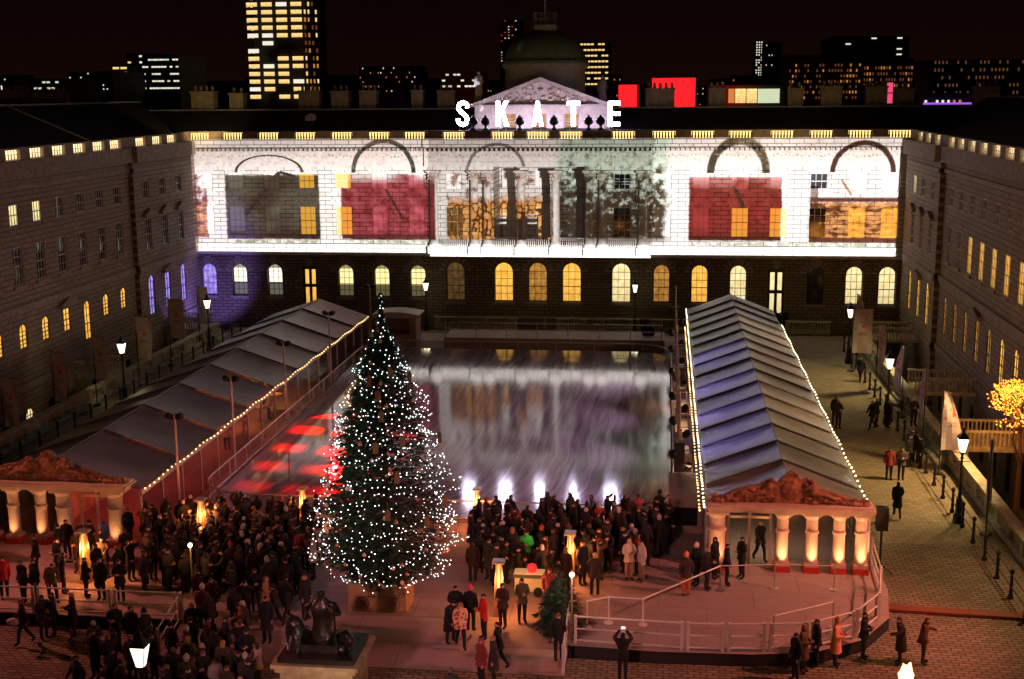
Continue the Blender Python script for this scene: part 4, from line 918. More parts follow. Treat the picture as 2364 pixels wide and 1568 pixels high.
# box office beside the pavilion and scaffold masts with lights along the right rink side
o = thing('kiosk', 'plain pinkish kiosk with dark window left of the right pavilion', 'kiosk', (1.15, 53.2, DK)); mb = MB(); mb.box(-.75, 0, 0, .75, 3.2, 1.75); mb.build('kiosk_body', M['ply'], o); mb = MB(); mb.box(-.5, -.03, .35, .5, -.004, 1.15); mb.build('window', M['glass'], o)
for k, (y, h) in enumerate(((57.2, 3.6), (61.8, 4.2), (67, 4.2), (73, 4.2), (79, 4.4), (84.5, 4.4), (90, 5.2))):
    o = thing('lighting_mast', 'mast with black stage lights on the right side of the rink, number %s from the front' % ('first', 'second', 'third', 'fourth', 'fifth', 'sixth', 'seventh')[k], 'lighting mast', (.95, y, DK), 0, 'lighting masts on the right side of the rink')
    o['label'] = ['nearest of the lighting masts right of the rink, with a tall black loudspeaker', 'second nearest lighting mast right of the rink', 'third lighting mast from the front right of the rink', 'middle lighting mast of the row right of the rink', 'third lighting mast from the back right of the rink', 'second farthest lighting mast right of the rink', 'farthest and tallest lighting mast right of the rink'][k]
    mb = MB(); mb.tube([(0, 0, 0), (0, 0, h)], .06); mb.box(-.3, -.3, 0, .3, .3, .04); mb.tube([(-.35, 0, h*.72), (.35, 0, h*.72)], .03); mb.build('mast', M['pinksteel'], o)
    for s_, zz in ((-1, h*.66), (1, h*.5)):
        mb = MB(); mb.lathe([(.12, -.25), (.17, -.2), (.19, .2), (.14, .28)], 8); mb.box(-.22, -.03, -.3, -.19, .03, .05); q = mb.build('stage_light', M['black'], o); q.location = (s_*.33, -.05, zz); q.rotation_euler = (R(50), R(20*s_), 0)
    if k == 0: mb = MB(); mb.box(-.3, -.25, 1.6, .18, .2, 3.0); mb.build('loudspeaker_box', M['black'], o)
for k in range(6):
    y = 60.5+k*5.2; mb = MB(); mb.box(-.42, -1.2, 0, .42, 1.2, .03)
    for xx in (-.42, .38):
        for yy in (-1.2, 1.16): mb.box(xx, yy, .03, xx+.04, yy+.04, 1.1)
    for yy in (-1.2, 1.16): mb.box(-.38, yy, 1.06, .38, yy+.04, 1.1)
    o = mb.build('scaffold_bay', M['pinksteel']); o.location = (1.15, y, DK+.01); tag(o, 'one of six low pink scaffold frames between the rink and the right marquee', 'scaffold frame', 'scaffold frames beside the rink')
    if k % 2 == 0:
        mb = MB(); mb.box(-.4, -.35, 0, .4, .35, .6); mb.box(-.36, -.31, .6, .36, .31, .66); q = mb.build('equipment_box', M['ply'] if k else M['wood']); q.location = (1.25, y+2.4, DK+.02); tag(q, 'one of three pinkish equipment boxes between the rink and the right marquee', 'box', 'equipment boxes beside the rink')
for k, y in enumerate((58, 65, 72, 80)): light('rink_fill', 'SPOT', (.95, y, 5.2), 1500, (.72, .48, .74), (-9, y-2, DK), .1, 85, .8)  # added mauve fill over the ice, without fixtures of its own
# purple beams of the stage lights on the roof, and the red gobo light over the left of the ice
for y in (58, 63.5, 69.5, 77): light('stage_beam', 'SPOT', (.95, y, 5.3), 300, (.42, .32, 1), (3.2, y-.2, 3.4), .08, 105, .7)
for y in (55, 64, 74, 84): light('path_spill', 'SPOT', (12.6, y, 7.0), 1200, (1, .62, .25), (6.5, y, 3.4), .15, 90, .7)
gl_ = light('red_beam', 'SPOT', (-20.9, 77, 6.2), 100000, (1, .02, .02), (-16.5, 62, DK), .01, 44, .1); gl_.data.use_nodes = True; t = gl_.data.node_tree
for n in list(t.nodes): t.nodes.remove(n)
out = t.nodes.new('ShaderNodeOutputLight'); em = t.nodes.new('ShaderNodeEmission'); t.links.new(em.outputs[0], out.inputs[0]); g = t.nodes.new('ShaderNodeNewGeometry'); s3 = t.nodes.new('ShaderNodeSeparateXYZ'); t.links.new(g.outputs['Normal'], s3.inputs[0])
dx, dy, dz = (V(t, s3.outputs[i]) for i in range(3)); gx = (dx/dz)*(DK-6.2)-20.9; gy = (dy/dz)*(DK-6.2)+77
msk = gx.box(-20.7, -18.9, .25)+gx.box(-18.1, -15.6, .25)+gx.box(-14.9, -13.0, .25)
rows = None
for y in (56.9, 60.0, 63.2, 66.7, 70.2): q = (gy+(gx+16)*.15).box(y-.75, y+.55, .35); rows = q if rows is None else rows+q
t.links.new((msk*rows+.03).s, em.inputs[1]); em.inputs[0].default_value = (1, .02, .02, 1)
for k, (x, y, h) in enumerate(((-21.45, 52.5, 5.0), (-21.45, 60, 5.0), (-21.45, 69, 5.0), (-21.45, 79, 5.0), (-22.6, 95.5, 4.2))):
    o = thing('lighting_pole', ['nearest', 'second nearest', 'middle', 'second farthest', 'farthest'][k]+' pole with black stage lights along the left marquee', 'lighting pole', (x, y, DK), 0, 'lighting poles along the left marquee')
    mb = MB(); mb.tube([(0, 0, 0), (0, 0, h)], .06); mb.build('pole', M['pinksteel'], o)
    for s_ in (-1, 1):
        mb = MB(); mb.lathe([(.13, -.3), (.2, -.25), (.22, .2), (.15, .3)], 8); mb.box(-.3, -.02, -.28, -.22, .02, .2); q = mb.build('stage_light', M['black'], o); q.scale = (.7, .7, .7); q.location = (s_*.22, 0, h-.1); q.rotation_euler = (R(60), R(35), R(40*s_))
# entry hut, terrace and railings at the far end of the rink
o = thing('rink_hut', 'small grey hut with a dark opening at the far left of the rink', 'hut', (-20.0, 92.4, DK)); mb = MB(); mb.box(-1.5, 0, 0, 1.6, 1.9, .95); mb.box(-1.5, 0, .951, -1.2, 1.9, 2.2); mb.box(1.1, 0, .951, 1.6, 1.9, 2.2); mb.box(-1.2, 1.7, .951, 1.1, 1.9, 2.2); mb.build('hut_body', M['ply'], o)
mb = MB()
for i in range(9):
    a0, a1 = -1.7+i*.4, -1.7+(i+1)*.4; z_ = lambda a: 2.45+.22*math.cos(a/1.8*1.5); mb.quad((a0, -.2, z_(a0)), (a1, -.2, z_(a1)), (a1, 2.1, z_(a1)), (a0, 2.1, z_(a0))); mb.quad((a0, -.2, 2.2), (a1, -.2, 2.2), (a1, -.2, z_(a1)), (a0, -.2, z_(a0)))
mb.build('hut_roof', M['steelp'], o)
o = thing('viewing_terrace', 'raised purple grey terrace with railings at the far end of the rink', 'terrace', (0, 0, 0)); mb = MB(); mb.box(-16.2, 92.0, DK, .2, 95.5, 1.3); mb.build('terrace_base', M['ply'], o)
mb = MB()
for y, z in ((92.05, 1.3), (98.5, DK+.2)):
    for x in [-16.1+2.3*k for k in range(8)]: mb.tube([(x, y, z), (x, y, z+1.1)], .04)
    for q in (.6, 1.1): mb.tube([(-16.1, y, z+q), (0, y, z+q)], .035)
mb.build('terrace_railing', M['pinksteel'], o)

# ------------------------------------------------------------------ white railings at the deck edge
def railing(pts, lab, mt='white', h=1.05, dbl=True):
    o = thing('deck_railing', lab, 'railing', (0, 0, 0)); r_ = MB(); gl = 0
    for a, b_ in zip(pts[:-1], pts[1:]):
        A, B_ = Vector(a), Vector(b_); d = (B_-A).normalized()
        for q in (.12, .55, h-.05): r_.tube([A+d*.12+Vector((0, 0, q)), B_-d*.12+Vector((0, 0, q))], .032, 6)
    r_.build('rails', M[mt], o)
    for i, p in enumerate(pts):
        P_ = Vector(p); d = (Vector(pts[min(i+1, len(pts)-1)])-Vector(pts[max(i-1, 0)])).normalized(); pm_ = MB()
        for s_ in ((-1, 1) if dbl else (0,)): q = d*.11*s_; pm_.box(P_.x+q.x-.05, P_.y+q.y-.05, P_.z, P_.x+q.x+.05, P_.y+q.y+.05, P_.z+h)
        pm_.build('post', M[mt], o)
railing([(-2.95, 41.5, DK), (.95, 41.3, DK), (2.35, 41.35, DK), (3.75, 41.5, DK), (5.2, 41.75, DK), (6.9, 42.9, DK), (8.0, 44.7, DK), (8.45, 47.2, DK), (8.6, 50.4, DK)], 'curving white railing round the front right of the deck')
railing([(-29.4, 42.1, DK), (-26.0, 42.1, DK), (-23.0, 42.1, DK), (-20.0, 42.1, DK), (-17.5, 42.1, DK)], 'white railing along the front left edge of the deck')
railing([(-17.4, 42.0, DK), (-17.4, 39.9, .02)], 'short sloping white stair railing at the left of the ramp', dbl=False); railing([(-3.15, 43.6, DK), (-3.15, 40.0, .02)], 'sloping white railing at the right of the ramp', dbl=False)
def stanch(pts, lab, mt='steel'):
    o = thing('queue_barrier', lab, 'queue barrier'); r_ = MB(); r_.tube([Vector(p)+Vector((0, 0, 1.0)) for p in pts], .03 if mt == 'white' else .02, 5); r_.build('handrail', M['white'], o)
    for p in pts: q = MB(); q.lathe([(.17, 0), (.17, .03), (.03, .05), (.028, 1.03)], 10, p); q.build('post', M[mt], o)
G = lambda x, y: tuple(onz(x, y, DK))
stanch([G(1355, 1448), G(1405, 1438), G(1484, 1443), G(1662, 1363)], 'long white handrail on posts sloping towards the right pavilion', 'white')
stanch([G(1662, 1363), G(1788, 1360), G(1925, 1363)], 'rope barrier on steel posts in front of the right pavilion columns'); stanch([G(1785, 1484), G(1922, 1450)], 'short rope barrier in the middle of the right deck')
stanch([(8.75, 91, 0), (9.0, 86, 0), (9.2, 81, 0), (9.35, 76, 0), (9.4, 71, 0), (9.3, 66, 0)], 'white handrail fence along the outer side of the right marquee', 'white')
mb = MB(); mb.quad((8.5, 46.4, .12), (14.8, 46.0, .12), (14.8, 46.5, .12), (8.5, 46.9, .12)); mb.quad((8.5, 46.4, .02), (14.8, 46.0, .02), (14.8, 46.0, .12), (8.5, 46.4, .12)); mb.quad((8.5, 46.9, .02), (14.8, 46.5, .02), (14.8, 46.5, .12), (8.5, 46.9, .12)); tag(mb.build('cable_ramp', mat('red rubber ramp', (.20, .04, .02), .6)), 'low red cable ramp crossing the right path', 'cable ramp')

# ------------------------------------------------------------------ patio heaters
hm = bpy.data.materials.new('heater flame tube'); hm.use_nodes = True; t = hm.node_tree; b = t.nodes['Principled BSDF']; tcn = t.nodes.new('ShaderNodeTexCoord'); s_ = t.nodes.new('ShaderNodeSeparateXYZ'); t.links.new(tcn.outputs['Generated'], s_.inputs[0])
X, Z = V(t, s_.outputs[0]), V(t, s_.outputs[2]); cc = (X-.5).op('ABSOLUTE'); hot = (cc.ramp(.20, .03))*(Z.ramp(1.1, .1)*.6+.5)
t.links.new(mixc(t, (1, .22, .01), (1, .66, .22), hot), b.inputs['Emission Color']); t.links.new((hot*1.5+.62).s, b.inputs['Emission Strength']); hm.cycles.emission_sampling = 'NONE'; b.inputs['Base Color'].default_value = (.1, .05, .02, 1)
hl = ['patio heater with a tall orange flame at the left edge of the plaza', 'patio heater burning in the left crowd', 'patio heater burning near the tree, on its left', 'patio heater burning just right of the tree', 'tall patio heater with full wooden base in the right crowd', 'patio heater in front of the drinks cart']
for (hx, hy, big), l_ in zip(((-22.5, 45.2, 1), (-19.3, 49.5, 1), (-15.6, 52.0, .9), (-8.0, 53.0, .85), (-3.42, 46.9, 1), (-5.8, 43.6, 1)), hl):
    o = thing('patio_heater', l_, 'patio heater', (hx, hy, DK), 0, 'pyramid patio heaters with flames'); o.scale = (big*.88, big*.88, big*.95)
    mb = MB(); mb.lathe([(.33, 0), (.24, .85)], 4, ph=math.pi/4); mb.build('heater_base', M['wood'], o)
    mb = MB(); mb.lathe([(.20, .86), (.115, 2.06)], 14); mb.build('flame_tube', hm, o)
    mb = MB()
    for k in range(4): a = math.pi/4+k*math.pi/2; mb.tube([(.25*math.cos(a), .25*math.sin(a), .85), (.14*math.cos(a), .14*math.sin(a), 2.15)], .016, 4)
    mb.build('heater_frame', M['steel'], o)
    mb = MB(); mb.lathe([(.12, 2.1), (.36, 2.17), (.36, 2.25), (.30, 2.27)], 4, ph=math.pi/4); mb.build('heater_hood', M['steel'], o)
    light('heater_glow', 'POINT', (0, -.32, 1.5), 140, (1, .30, .07), None, .2, parent=o); light('heater_glow', 'POINT', (.32, .2, 1.5), 90, (1, .30, .07), None, .2, parent=o)
# little light post near the left stairs, and by the small tree
for x, y, zz, h, c_, l_ in ((-17.75, 44.2, DK, 2.0, (1, .40, .10), 'small post with a bright orange lamp near the left stairs'), (-3.0, 41.9, DK, 2.3, (.9, .9, .7), 'slim post with a white globe lamp beside the small fir')):
    o = thing('post_lamp', l_, 'post lamp', (x, y, zz)); mb = MB(); mb.tube([(0, 0, 0), (0, 0, h)], .03); mb.build('post', M['steel'], o); mb = MB(); mb.ball((0, 0, h+.07), .09, 10, 8); mb.build('globe', mat('glowing globe', (1, 1, 1), .4, emis=(min(1, c_[0]+.1), c_[1]+.25, c_[2]+.15), es=5), o); light('post_light', 'POINT', (0, -.25, h+.07), 25, c_, None, .1, parent=o)
# ------------------------------------------------------------------ statue on a plinth
px_, py_ = -10.0, 34.9
o = thing('stone_plinth', 'tall pale stone plinth under the bronze statue, cut by the bottom edge', 'plinth', (px_, py_, 0)); mb = MB(); mb.box(-1.1, -.95, 0, 1.1, .95, 2.62); mb.build('plinth_body', mat('yellowish plinth stone', (.40, .31, .18), .8, nscale=2.5, namp=.35, bump=.4), o)
mb = MB(); mb.box(-1.22, -1.07, 2.625, 1.22, 1.07, 2.78); mb.box(-1.32, -1.17, 2.782, 1.32, 1.17, 2.9); mb.build('plinth_cornice', o.children[0].data.materials[0], o)
light('plinth_light', 'SPOT', (-8.6, 31.0, 2.6), 120, (1, .85, .5), (px_, py_-1, 2.0), .1, 60)
st = thing('bronze_statue', 'dark bronze robed king with a lion and reclining figure on the plinth', 'statue', (px_, py_, 2.9)); mb = MB(); mb.box(-1.15, -1.0, 0, 1.15, 1.0, .16); mb.box(-.6, -.6, .161, .6, .6, .42); mb.build('statue_base', M['bronze'], st)
def skin(name, verts, edges, radii, root, m, parent=None, sub=2, disp=0.0, merge=None):
    me = bpy.data.meshes.new(name); me.from_pydata(verts, edges, []); o = bpy.data.objects.new(name+'_tmp', me); C.objects.link(o)
    md = o.modifiers.new('s', 'SKIN'); md.use_smooth_shade = True
    for i, r_ in enumerate(radii):
        v_ = me.skin_vertices[0].data[i]; v_.radius = r_ if isinstance(r_, tuple) else (r_, r_); v_.use_root = (i == root)
    if sub: sm = o.modifiers.new('u', 'SUBSURF'); sm.levels = sub; sm.render_levels = sub
    dg = bpy.context.evaluated_depsgraph_get(); dg.update(); nm = bpy.data.meshes.new_from_object(o.evaluated_get(dg)); nm.name = name
    bpy.data.objects.remove(o); return nm
fv = [(0, 0, .42), (0, 0, 1.0), (0, -.03, 1.45), (0, -.02, 1.80), (0, -.05, 2.02), (0, -.08, 2.26), (.30, 0, 1.72), (.48, -.22, 1.45), (.42, -.42, 1.62), (-.30, 0, 1.72), (-.44, .05, 1.42), (-.36, -.25, 1.25), (.2, -.2, .25), (-.2, -.15, .25)]
fe_ = [(0, 1), (1, 2), (2, 3), (3, 4), (4, 5), (3, 6), (6, 7), (7, 8), (3, 9), (9, 10), (10, 11), (0, 12), (0, 13)]
me = skin('king_figure', fv, fe_, [(.36, .30), (.30, .26), (.26, .20), (.20, .15), .10, .13, .10, .08, .06, .10, .08, .06, .16, .16], 0, M['bronze']); king = link('king_figure', me, M['bronze'], st); king.scale = (1.15, 1.1, .86)
random.seed(2)
for v_ in me.vertices:
    if v_.co.z < 1.8: n_ = noise.noise(Vector((v_.co.x*7, v_.co.y*7, v_.co.z*1.6))); v_.co += Vector((v_.co.x, v_.co.y, 0)).normalized()*n_*.09
mb = MB(); mb.tube([(.45, -.45, .2), (.42, -.42, 1.75)], .03, 6); mb.build('staff', M['bronze'], king)
lv = [(-.62, -.1, .5), (-.75, -.25, .75), (-.78, -.38, 1.05), (-.80, -.52, 1.15), (-.9, -.6, .45), (-.62, -.65, .4), (-.55, .35, .4), (-.9, -.75, .22), (-.6, -.8, .2)]
me = skin('lion', lv, [(0, 1), (1, 2), (2, 3), (1, 4), (1, 5), (0, 6), (4, 7), (5, 8)], [.26, .27, .27, .15, .10, .10, .22, .08, .08], 0, M['bronze']); link('lion', me, M['bronze'], st)
for v_ in me.vertices: v_.co += v_.co.normalized()*noise.noise(v_.co*9)*.05
lv = [(.65, -.1, .42), (.80, -.3, .62), (.78, -.45, .80), (.55, .1, .40), (.40, .45, .32), (1.0, -.45, .45), (.95, -.7, .35), (.7, -.7, .3)]
me = skin('reclining_figure', lv, [(0, 1), (1, 2), (0, 3), (3, 4), (1, 5), (5, 6), (0, 7)], [.24, .22, .13, .2, .14, .10, .08, .12], 0, M['bronze']); link('reclining_figure', me, M['bronze'], st)
for v_ in me.vertices: v_.co += v_.co.normalized()*noise.noise(v_.co*8)*.05
light('statue_rim', 'SPOT', (-5, 31, 6), 160, (.8, .7, .8), (px_, py_, 4), .2, 40)

# ------------------------------------------------------------------ Christmas tree
TX, TY = -10.3, 45.2; ttop = ony(880, 676, TY).z; tb = 1.45
def tr(z):                                            # crown radius at height z
    f_ = (z-tb)/(ttop-tb)
    for (a, ra), (b_, rb_) in zip(TP[:-1], TP[1:]):
        if a <= f_ <= b_: return ra+(rb_-ra)*(f_-a)/(b_-a)
    return 0
TP = [(0, 1.75), (.06, 2.35), (.16, 2.72), (.26, 2.5), (.36, 2.25), (.46, 2.0), (.55, 1.75), (.66, 1.35), (.76, .9), (.83, .50), (.88, .22), (.92, .10), (1.0, .03)]
M['needle'] = mat('fir needles', (.022, .055, .025), .6, nscale=4, namp=.6)
M['needle2'] = mat('bright fir needles', (.045, .10, .05), .55, nscale=6, namp=.5)
def fir(name, lab, cat, x, y, z0, top, rad, n_, seed, size):
    o = thing(name, lab, cat, (x, y, z0)); random.seed(seed); rd = random.random
    a, b_ = MB(), MB(); br = MB()
    for i in range(n_):
        f_ = rd()**1.25; z = top*f_; Rr = rad(f_)*(1+.16*math.sin(z*9+i % 7)*.5); th = rd()*6.283; rr = Rr*(rd()**.45)*(.88+.34*noise.noise(Vector((math.cos(th)*2.6, math.sin(th)*2.6, z*1.6))))*(1.0-.16*((z*1.15) % 1.0))*(1.10 if rd() < .06 else 1.0)
        px, py = rr*math.cos(th), rr*math.sin(th); zz = z-.10*rr; L = size*(.6+.8*rd())*min(1, .22+Rr*1.3); out_ = Vector((math.cos(th), math.sin(th), -.25+rd()*.35)).normalized(); sd = out_.cross(Vector((0, 0, 1))).normalized(); up = Vector((0, 0, 1))
        P_ = Vector((px, py, zz)); T = a if rd() < .62 else b_
        for k in range(5):
            s_ = (k-2)*.5; q = (out_+sd*s_+up*(rd()*.5-.3)).normalized(); e_ = P_+q*L*(1-.18*abs(k-2)); w_ = sd*L*.085+up*L*.05
            T.quad(P_-w_, P_+w_, e_)
    tm = MB(); tm.tube([(0, 0, -.4), (0, 0, top*.98)], .14 if top > 4 else .05, 7, .02)
    for i in range(60 if top > 4 else 14):
        f_ = i/60 if top > 4 else i/14; th = i*2.4; r_ = rad(f_)*.85; tm.tube([(0, 0, top*f_+.1), (r_*math.cos(th), r_*math.sin(th), top*f_-.12*r_)], .035 if top > 4 else .012, 4, .01)
    tm.build('trunk', mat('fir bark', (.10, .06, .04), .9), o); a.build('crown', M['needle'], o); b_.build('crown_tips', M['needle2'], o); return o
radT = lambda f_: tr(tb+f_*(ttop-tb))
ct = fir('christmas_tree', 'towering christmas tree wound with white lights, in a wooden planter box', 'tree', TX, TY, tb, ttop-tb, radT, 15000, 11, .27)
mb = MB(); mb.box(-1.1, -.75, DK, 1.1, .75, 1.45); bx = mb.build('planter_box', M['wood'], None); bx.location = (TX-.05, TY-1.0, 0); tag(bx, 'brown wooden planter box printed with a cart, under the christmas tree', 'planter box')
mb = MB()
for cx_ in (-.55, .62):
    for r_ in (.24, .10): mb.tube([(cx_+r_*math.cos(k*math.pi/8), -.765, .78+r_*math.sin(k*math.pi/8)) for k in range(17)], .015, 4)
    for k in range(4): a = k*math.pi/4; mb.tube([(cx_-.24*math.cos(a), -.765, .78-.24*math.sin(a)), (cx_+.24*math.cos(a), -.765, .78+.24*math.sin(a))], .01, 4)
mb.tube([(-.75, -.765, 1.0), (-.3, -.765, 1.05), (.3, -.765, 1.05), (.8, -.765, 1.02), (.9, -.765, 1.25)], .015, 4); mb.tube([(-.12, -.765, 1.07), (-.12, -.765, 1.28), (.12, -.765, 1.28), (.12, -.765, 1.07)], .014, 4)
mb.build('cart_drawing', mat('dark print', (.16, .07, .03), .7), bx)
light('tree_sparkle', 'SPOT', (TX-3.5, TY-6.5, 7.5), 260, (.8, .95, .9), (TX, TY, 5), .5, 60, .8)
random.seed(21); z = tb+.05; k = 0
while z < ttop-.05:                                    # each garland is one string
    o = MB(); wire = MB(); r0 = tr(max(z, tb)); f_ = (z-tb)/(ttop-tb); n_ = max(3, int(2*math.pi*r0/(.235 if f_ < .5 else .21))); ph = random.random()*6
    for i in range(n_):
        th = ph+2*math.pi*i/n_+random.uniform(-.2, .2)/max(r0, .3)*.3; zz = z+.16*math.sin(th*4+ph*3)*min(1, r0)+random.uniform(-.05, .05)*(1+1.6*f_)
        rr = tr(min(max(zz, tb), ttop))*(.99+.30*noise.noise(Vector((math.cos(th)*2.6, math.sin(th)*2.6, (zz-tb)*1.6)))+random.uniform(-.10, .05)); o.ball((rr*math.cos(th), rr*math.sin(th), zz-tb-.1*rr), random.uniform(.014, .024), 5, 3)
    o = o.build('light_string', M['bulbw']); o.location = (TX, TY, tb); tag(o, 'one of the many strings of small white lights wound round the christmas tree', 'light string', 'white light strings on the christmas tree')
    z += (.36 if f_ < .45 else .25); k += 1
M['baub'] = mat('copper bauble', (.75, .32, .22), .25, metal=.6); M['baubp'] = mat('pink white bauble', (.8, .55, .5), .3); M['tagb'] = mat('brown card ornament', (.26, .12, .05), .7)
bb_ = MB(); bb_.ball((0, 0, 0), .075, 8, 6); bb_.lathe([(.02, .07), (.02, .1)], 6); bbm = bb_.mesh('bauble', True); bbm.materials.append(M['baub'])
for i in range(85):
    f_ = random.random()**1.3*.93; z = tb+f_*(ttop-tb); th = random.uniform(math.pi, 2*math.pi)-.15; r_ = tr(z)*1.02
    o = link('bauble', bbm); o.location = (TX+r_*math.cos(th), TY+r_*math.sin(th), z-.1*r_)
    if i % 3 == 0: setmat(o, M['baubp']); tag(o, 'one of the pale pink baubles on the christmas tree', 'bauble', 'pale baubles on the tree')
    else: tag(o, 'one of the copper baubles on the christmas tree', 'bauble', 'copper baubles on the tree')
tg = MB(); tg.prism([(-.10, -.2), (.10, -.2), (.10, .15), (0, .24), (-.10, .15)], -.02, .02); tg.tube([(0, 0, .3), (0, .05, .5)], .008, 4); tgm = tg.mesh('card_ornament'); tgm.materials.append(M['tagb'])
for p, q in ((852, 880), (900, 860), (945, 870), (872, 915), (880, 962), (917, 1103), (867, 1035), (1028, 1155), (930, 1020), (1015, 1010), (895, 1190), (985, 1205)):
    w0 = ony(p, q, TY-1.0); r_ = tr(min(ttop, w0.z+.2)); dx_ = max(-.95, min(.95, (w0.x-TX)/max(r_, .1))); th = math.acos(dx_); w0 = ony(p, q, TY-r_*math.sin(th)*1.0-.05)
    o = link('card_ornament', tgm); o.location = w0; o.rotation_euler = (0, 0, -(math.pi/2-th)*.6); tag(o, 'one of the flat brown house shaped ornaments hanging on the christmas tree', 'ornament', 'brown card ornaments on the tree')
fir('small_fir', 'small dark fir tree beside the ramp railing', 'tree', -3.4, 42.6, DK+.1, 2.1, lambda f_: 1.2*(1-f_)**.8+.03, 1900, 5, .22)
fir('small_fir', 'dark decorated fir at the left edge beside the left pavilion', 'tree', -29.0, 47.3, DK+.1, 3.0, lambda f_: 1.1*(1-f_)**.8+.03, 1800, 6, .24)
mb = MB(); random.seed(5)
for i in range(26): z = random.random()*2.6; r_ = 1.1*(1-z/3)**.8; th = random.uniform(3.3, 6.1); mb.ball((r_*math.cos(th), r_*math.sin(th), z), .05, 6, 4)
o = mb.build('light_string', mat('pink fairy bulb', (1, .5, .5), .4, emis=(1, .35, .35), es=1.2)); o.location = (-29.0, 47.3, DK+.1); tag(o, 'pink fairy lights on the dark fir at the left edge', 'light string')
# golden tree at the right edge
o = thing('golden_tree', 'bare tree ablaze with golden lights at the right edge', 'tree', (18.3, 65.5, .2)); random.seed(12); tm = MB(); tips = []
def grow(p, d, L, r_, dep):
    e_ = p+d*L; tm.tube([p, e_], r_, 5, r_*.6)
    if dep == 0: tips.append((p, e_)); return
    for k in range(3 if dep > 1 else 4): grow(e_, (d+Vector((random.uniform(-1, 1), random.uniform(-1, 1), random.uniform(-.35, .9)))*.75).normalized(), L*.68, r_*.6, dep-1)
    if dep < 3: tips.append((p, e_))
grow(Vector((0, 0, 0)), Vector((0, 0, 1)), 1.6, .10, 5); tm.build('trunk', mat('gold lit bark', (.2, .11, .05), .8), o)
gb = MB()
for a, b_ in tips:
    for k in range(2): gb.ball(a.lerp(b_, random.random())+Vector((random.gauss(0, .06), random.gauss(0, .06), random.gauss(0, .06))), .023, 4, 3)
gs_ = gb.build('light_string', mat('gold bulb', (1, .6, .2), .4, emis=(1, .33, .035), es=3.2)); gs_.location = (18.4, 65.5, -2.2); gs_.scale = (1.7, 1.7, 1.55); o.scale = gs_.scale; o.location = gs_.location; tag(gs_, 'golden lights wound on the bare tree at the right edge', 'light string')
light('golden_glow', 'POINT', (17.0, 64.4, 3.6), 450, (1, .36, .07), None, .9)
mb = MB(); mb.lathe([(.35, 0), (.30, .9), (.1, 1.0)], 8); o = mb.build('fire_bowl', M['iron']); o.location = (8.3, 34.0, 0); q = MB()
o.location = (7.85, 38.6, 0); random.seed(4)
for k in range(9): a = k*.7; q.tube([(.12*math.cos(a), .12*math.sin(a), 1.0), (.2*math.cos(a), .2*math.sin(a), 1.2), (.12*math.cos(a+1), .12*math.sin(a+1), 1.45+.2*random.random())], .10, 5, .02)
q.build('flames', mat('open flame', (1, .5, .1), .5, emis=(1, .62, .25), es=4), o); tag(o, 'fire bowl with orange flames at the bottom right edge', 'fire bowl'); light('fire_glow', 'POINT', (7.8, 38.2, 1.9), 60, (1, .45, .12), None, .2)
# drinks cart by the heater
o = thing('drinks_cart', 'green and cream drinks cart with lit top behind two people', 'cart', (-4.9, 45.7, DK)); o.scale = (.72, .72, .8); mb = MB(); mb.box(-.75, -.35, .25, .75, .35, .95); mb.build('cart_body', mat('cream cart body', (.70, .55, .25), .5, emis=(1, .7, .25), es=.15), o); mb = MB(); mb.box(-.85, -.45, .96, .85, .45, 1.12); mb.build('cart_top', mat('green cart top', (.10, .14, .04), .5), o)  # weak emission in the cart body stands in for light on it
mb = MB(); mb.box(-.8, -.4, 1.125, .8, .4, 1.16); mb.build('counter', mat('lit counter', (.8, .7, .4), .5, emis=(1, .7, .3), es=.25), o)  # counter glows by emission in place of light falling on it
for xx in (-.5, .5): mb = MB(); mb.lathe([(.25, -.03), (.25, .03)], 12); w_ = mb.build('wheel', M['iron'], o); w_.location = (xx, -.4, .25); w_.rotation_euler = (R(90), 0, 0)
mb = MB(); mb.lathe([(.17, 0), (.19, .12), (.16, .26), (.05, .30)], 12); o = mb.build('red_lantern', mat('red lantern', (.9, .05, .05), .5, emis=(1, .02, .025), es=.8)); o.location = (-4.8, 45.7, DK+.935); tag(o, 'glowing red lantern on the drinks cart', 'lantern')
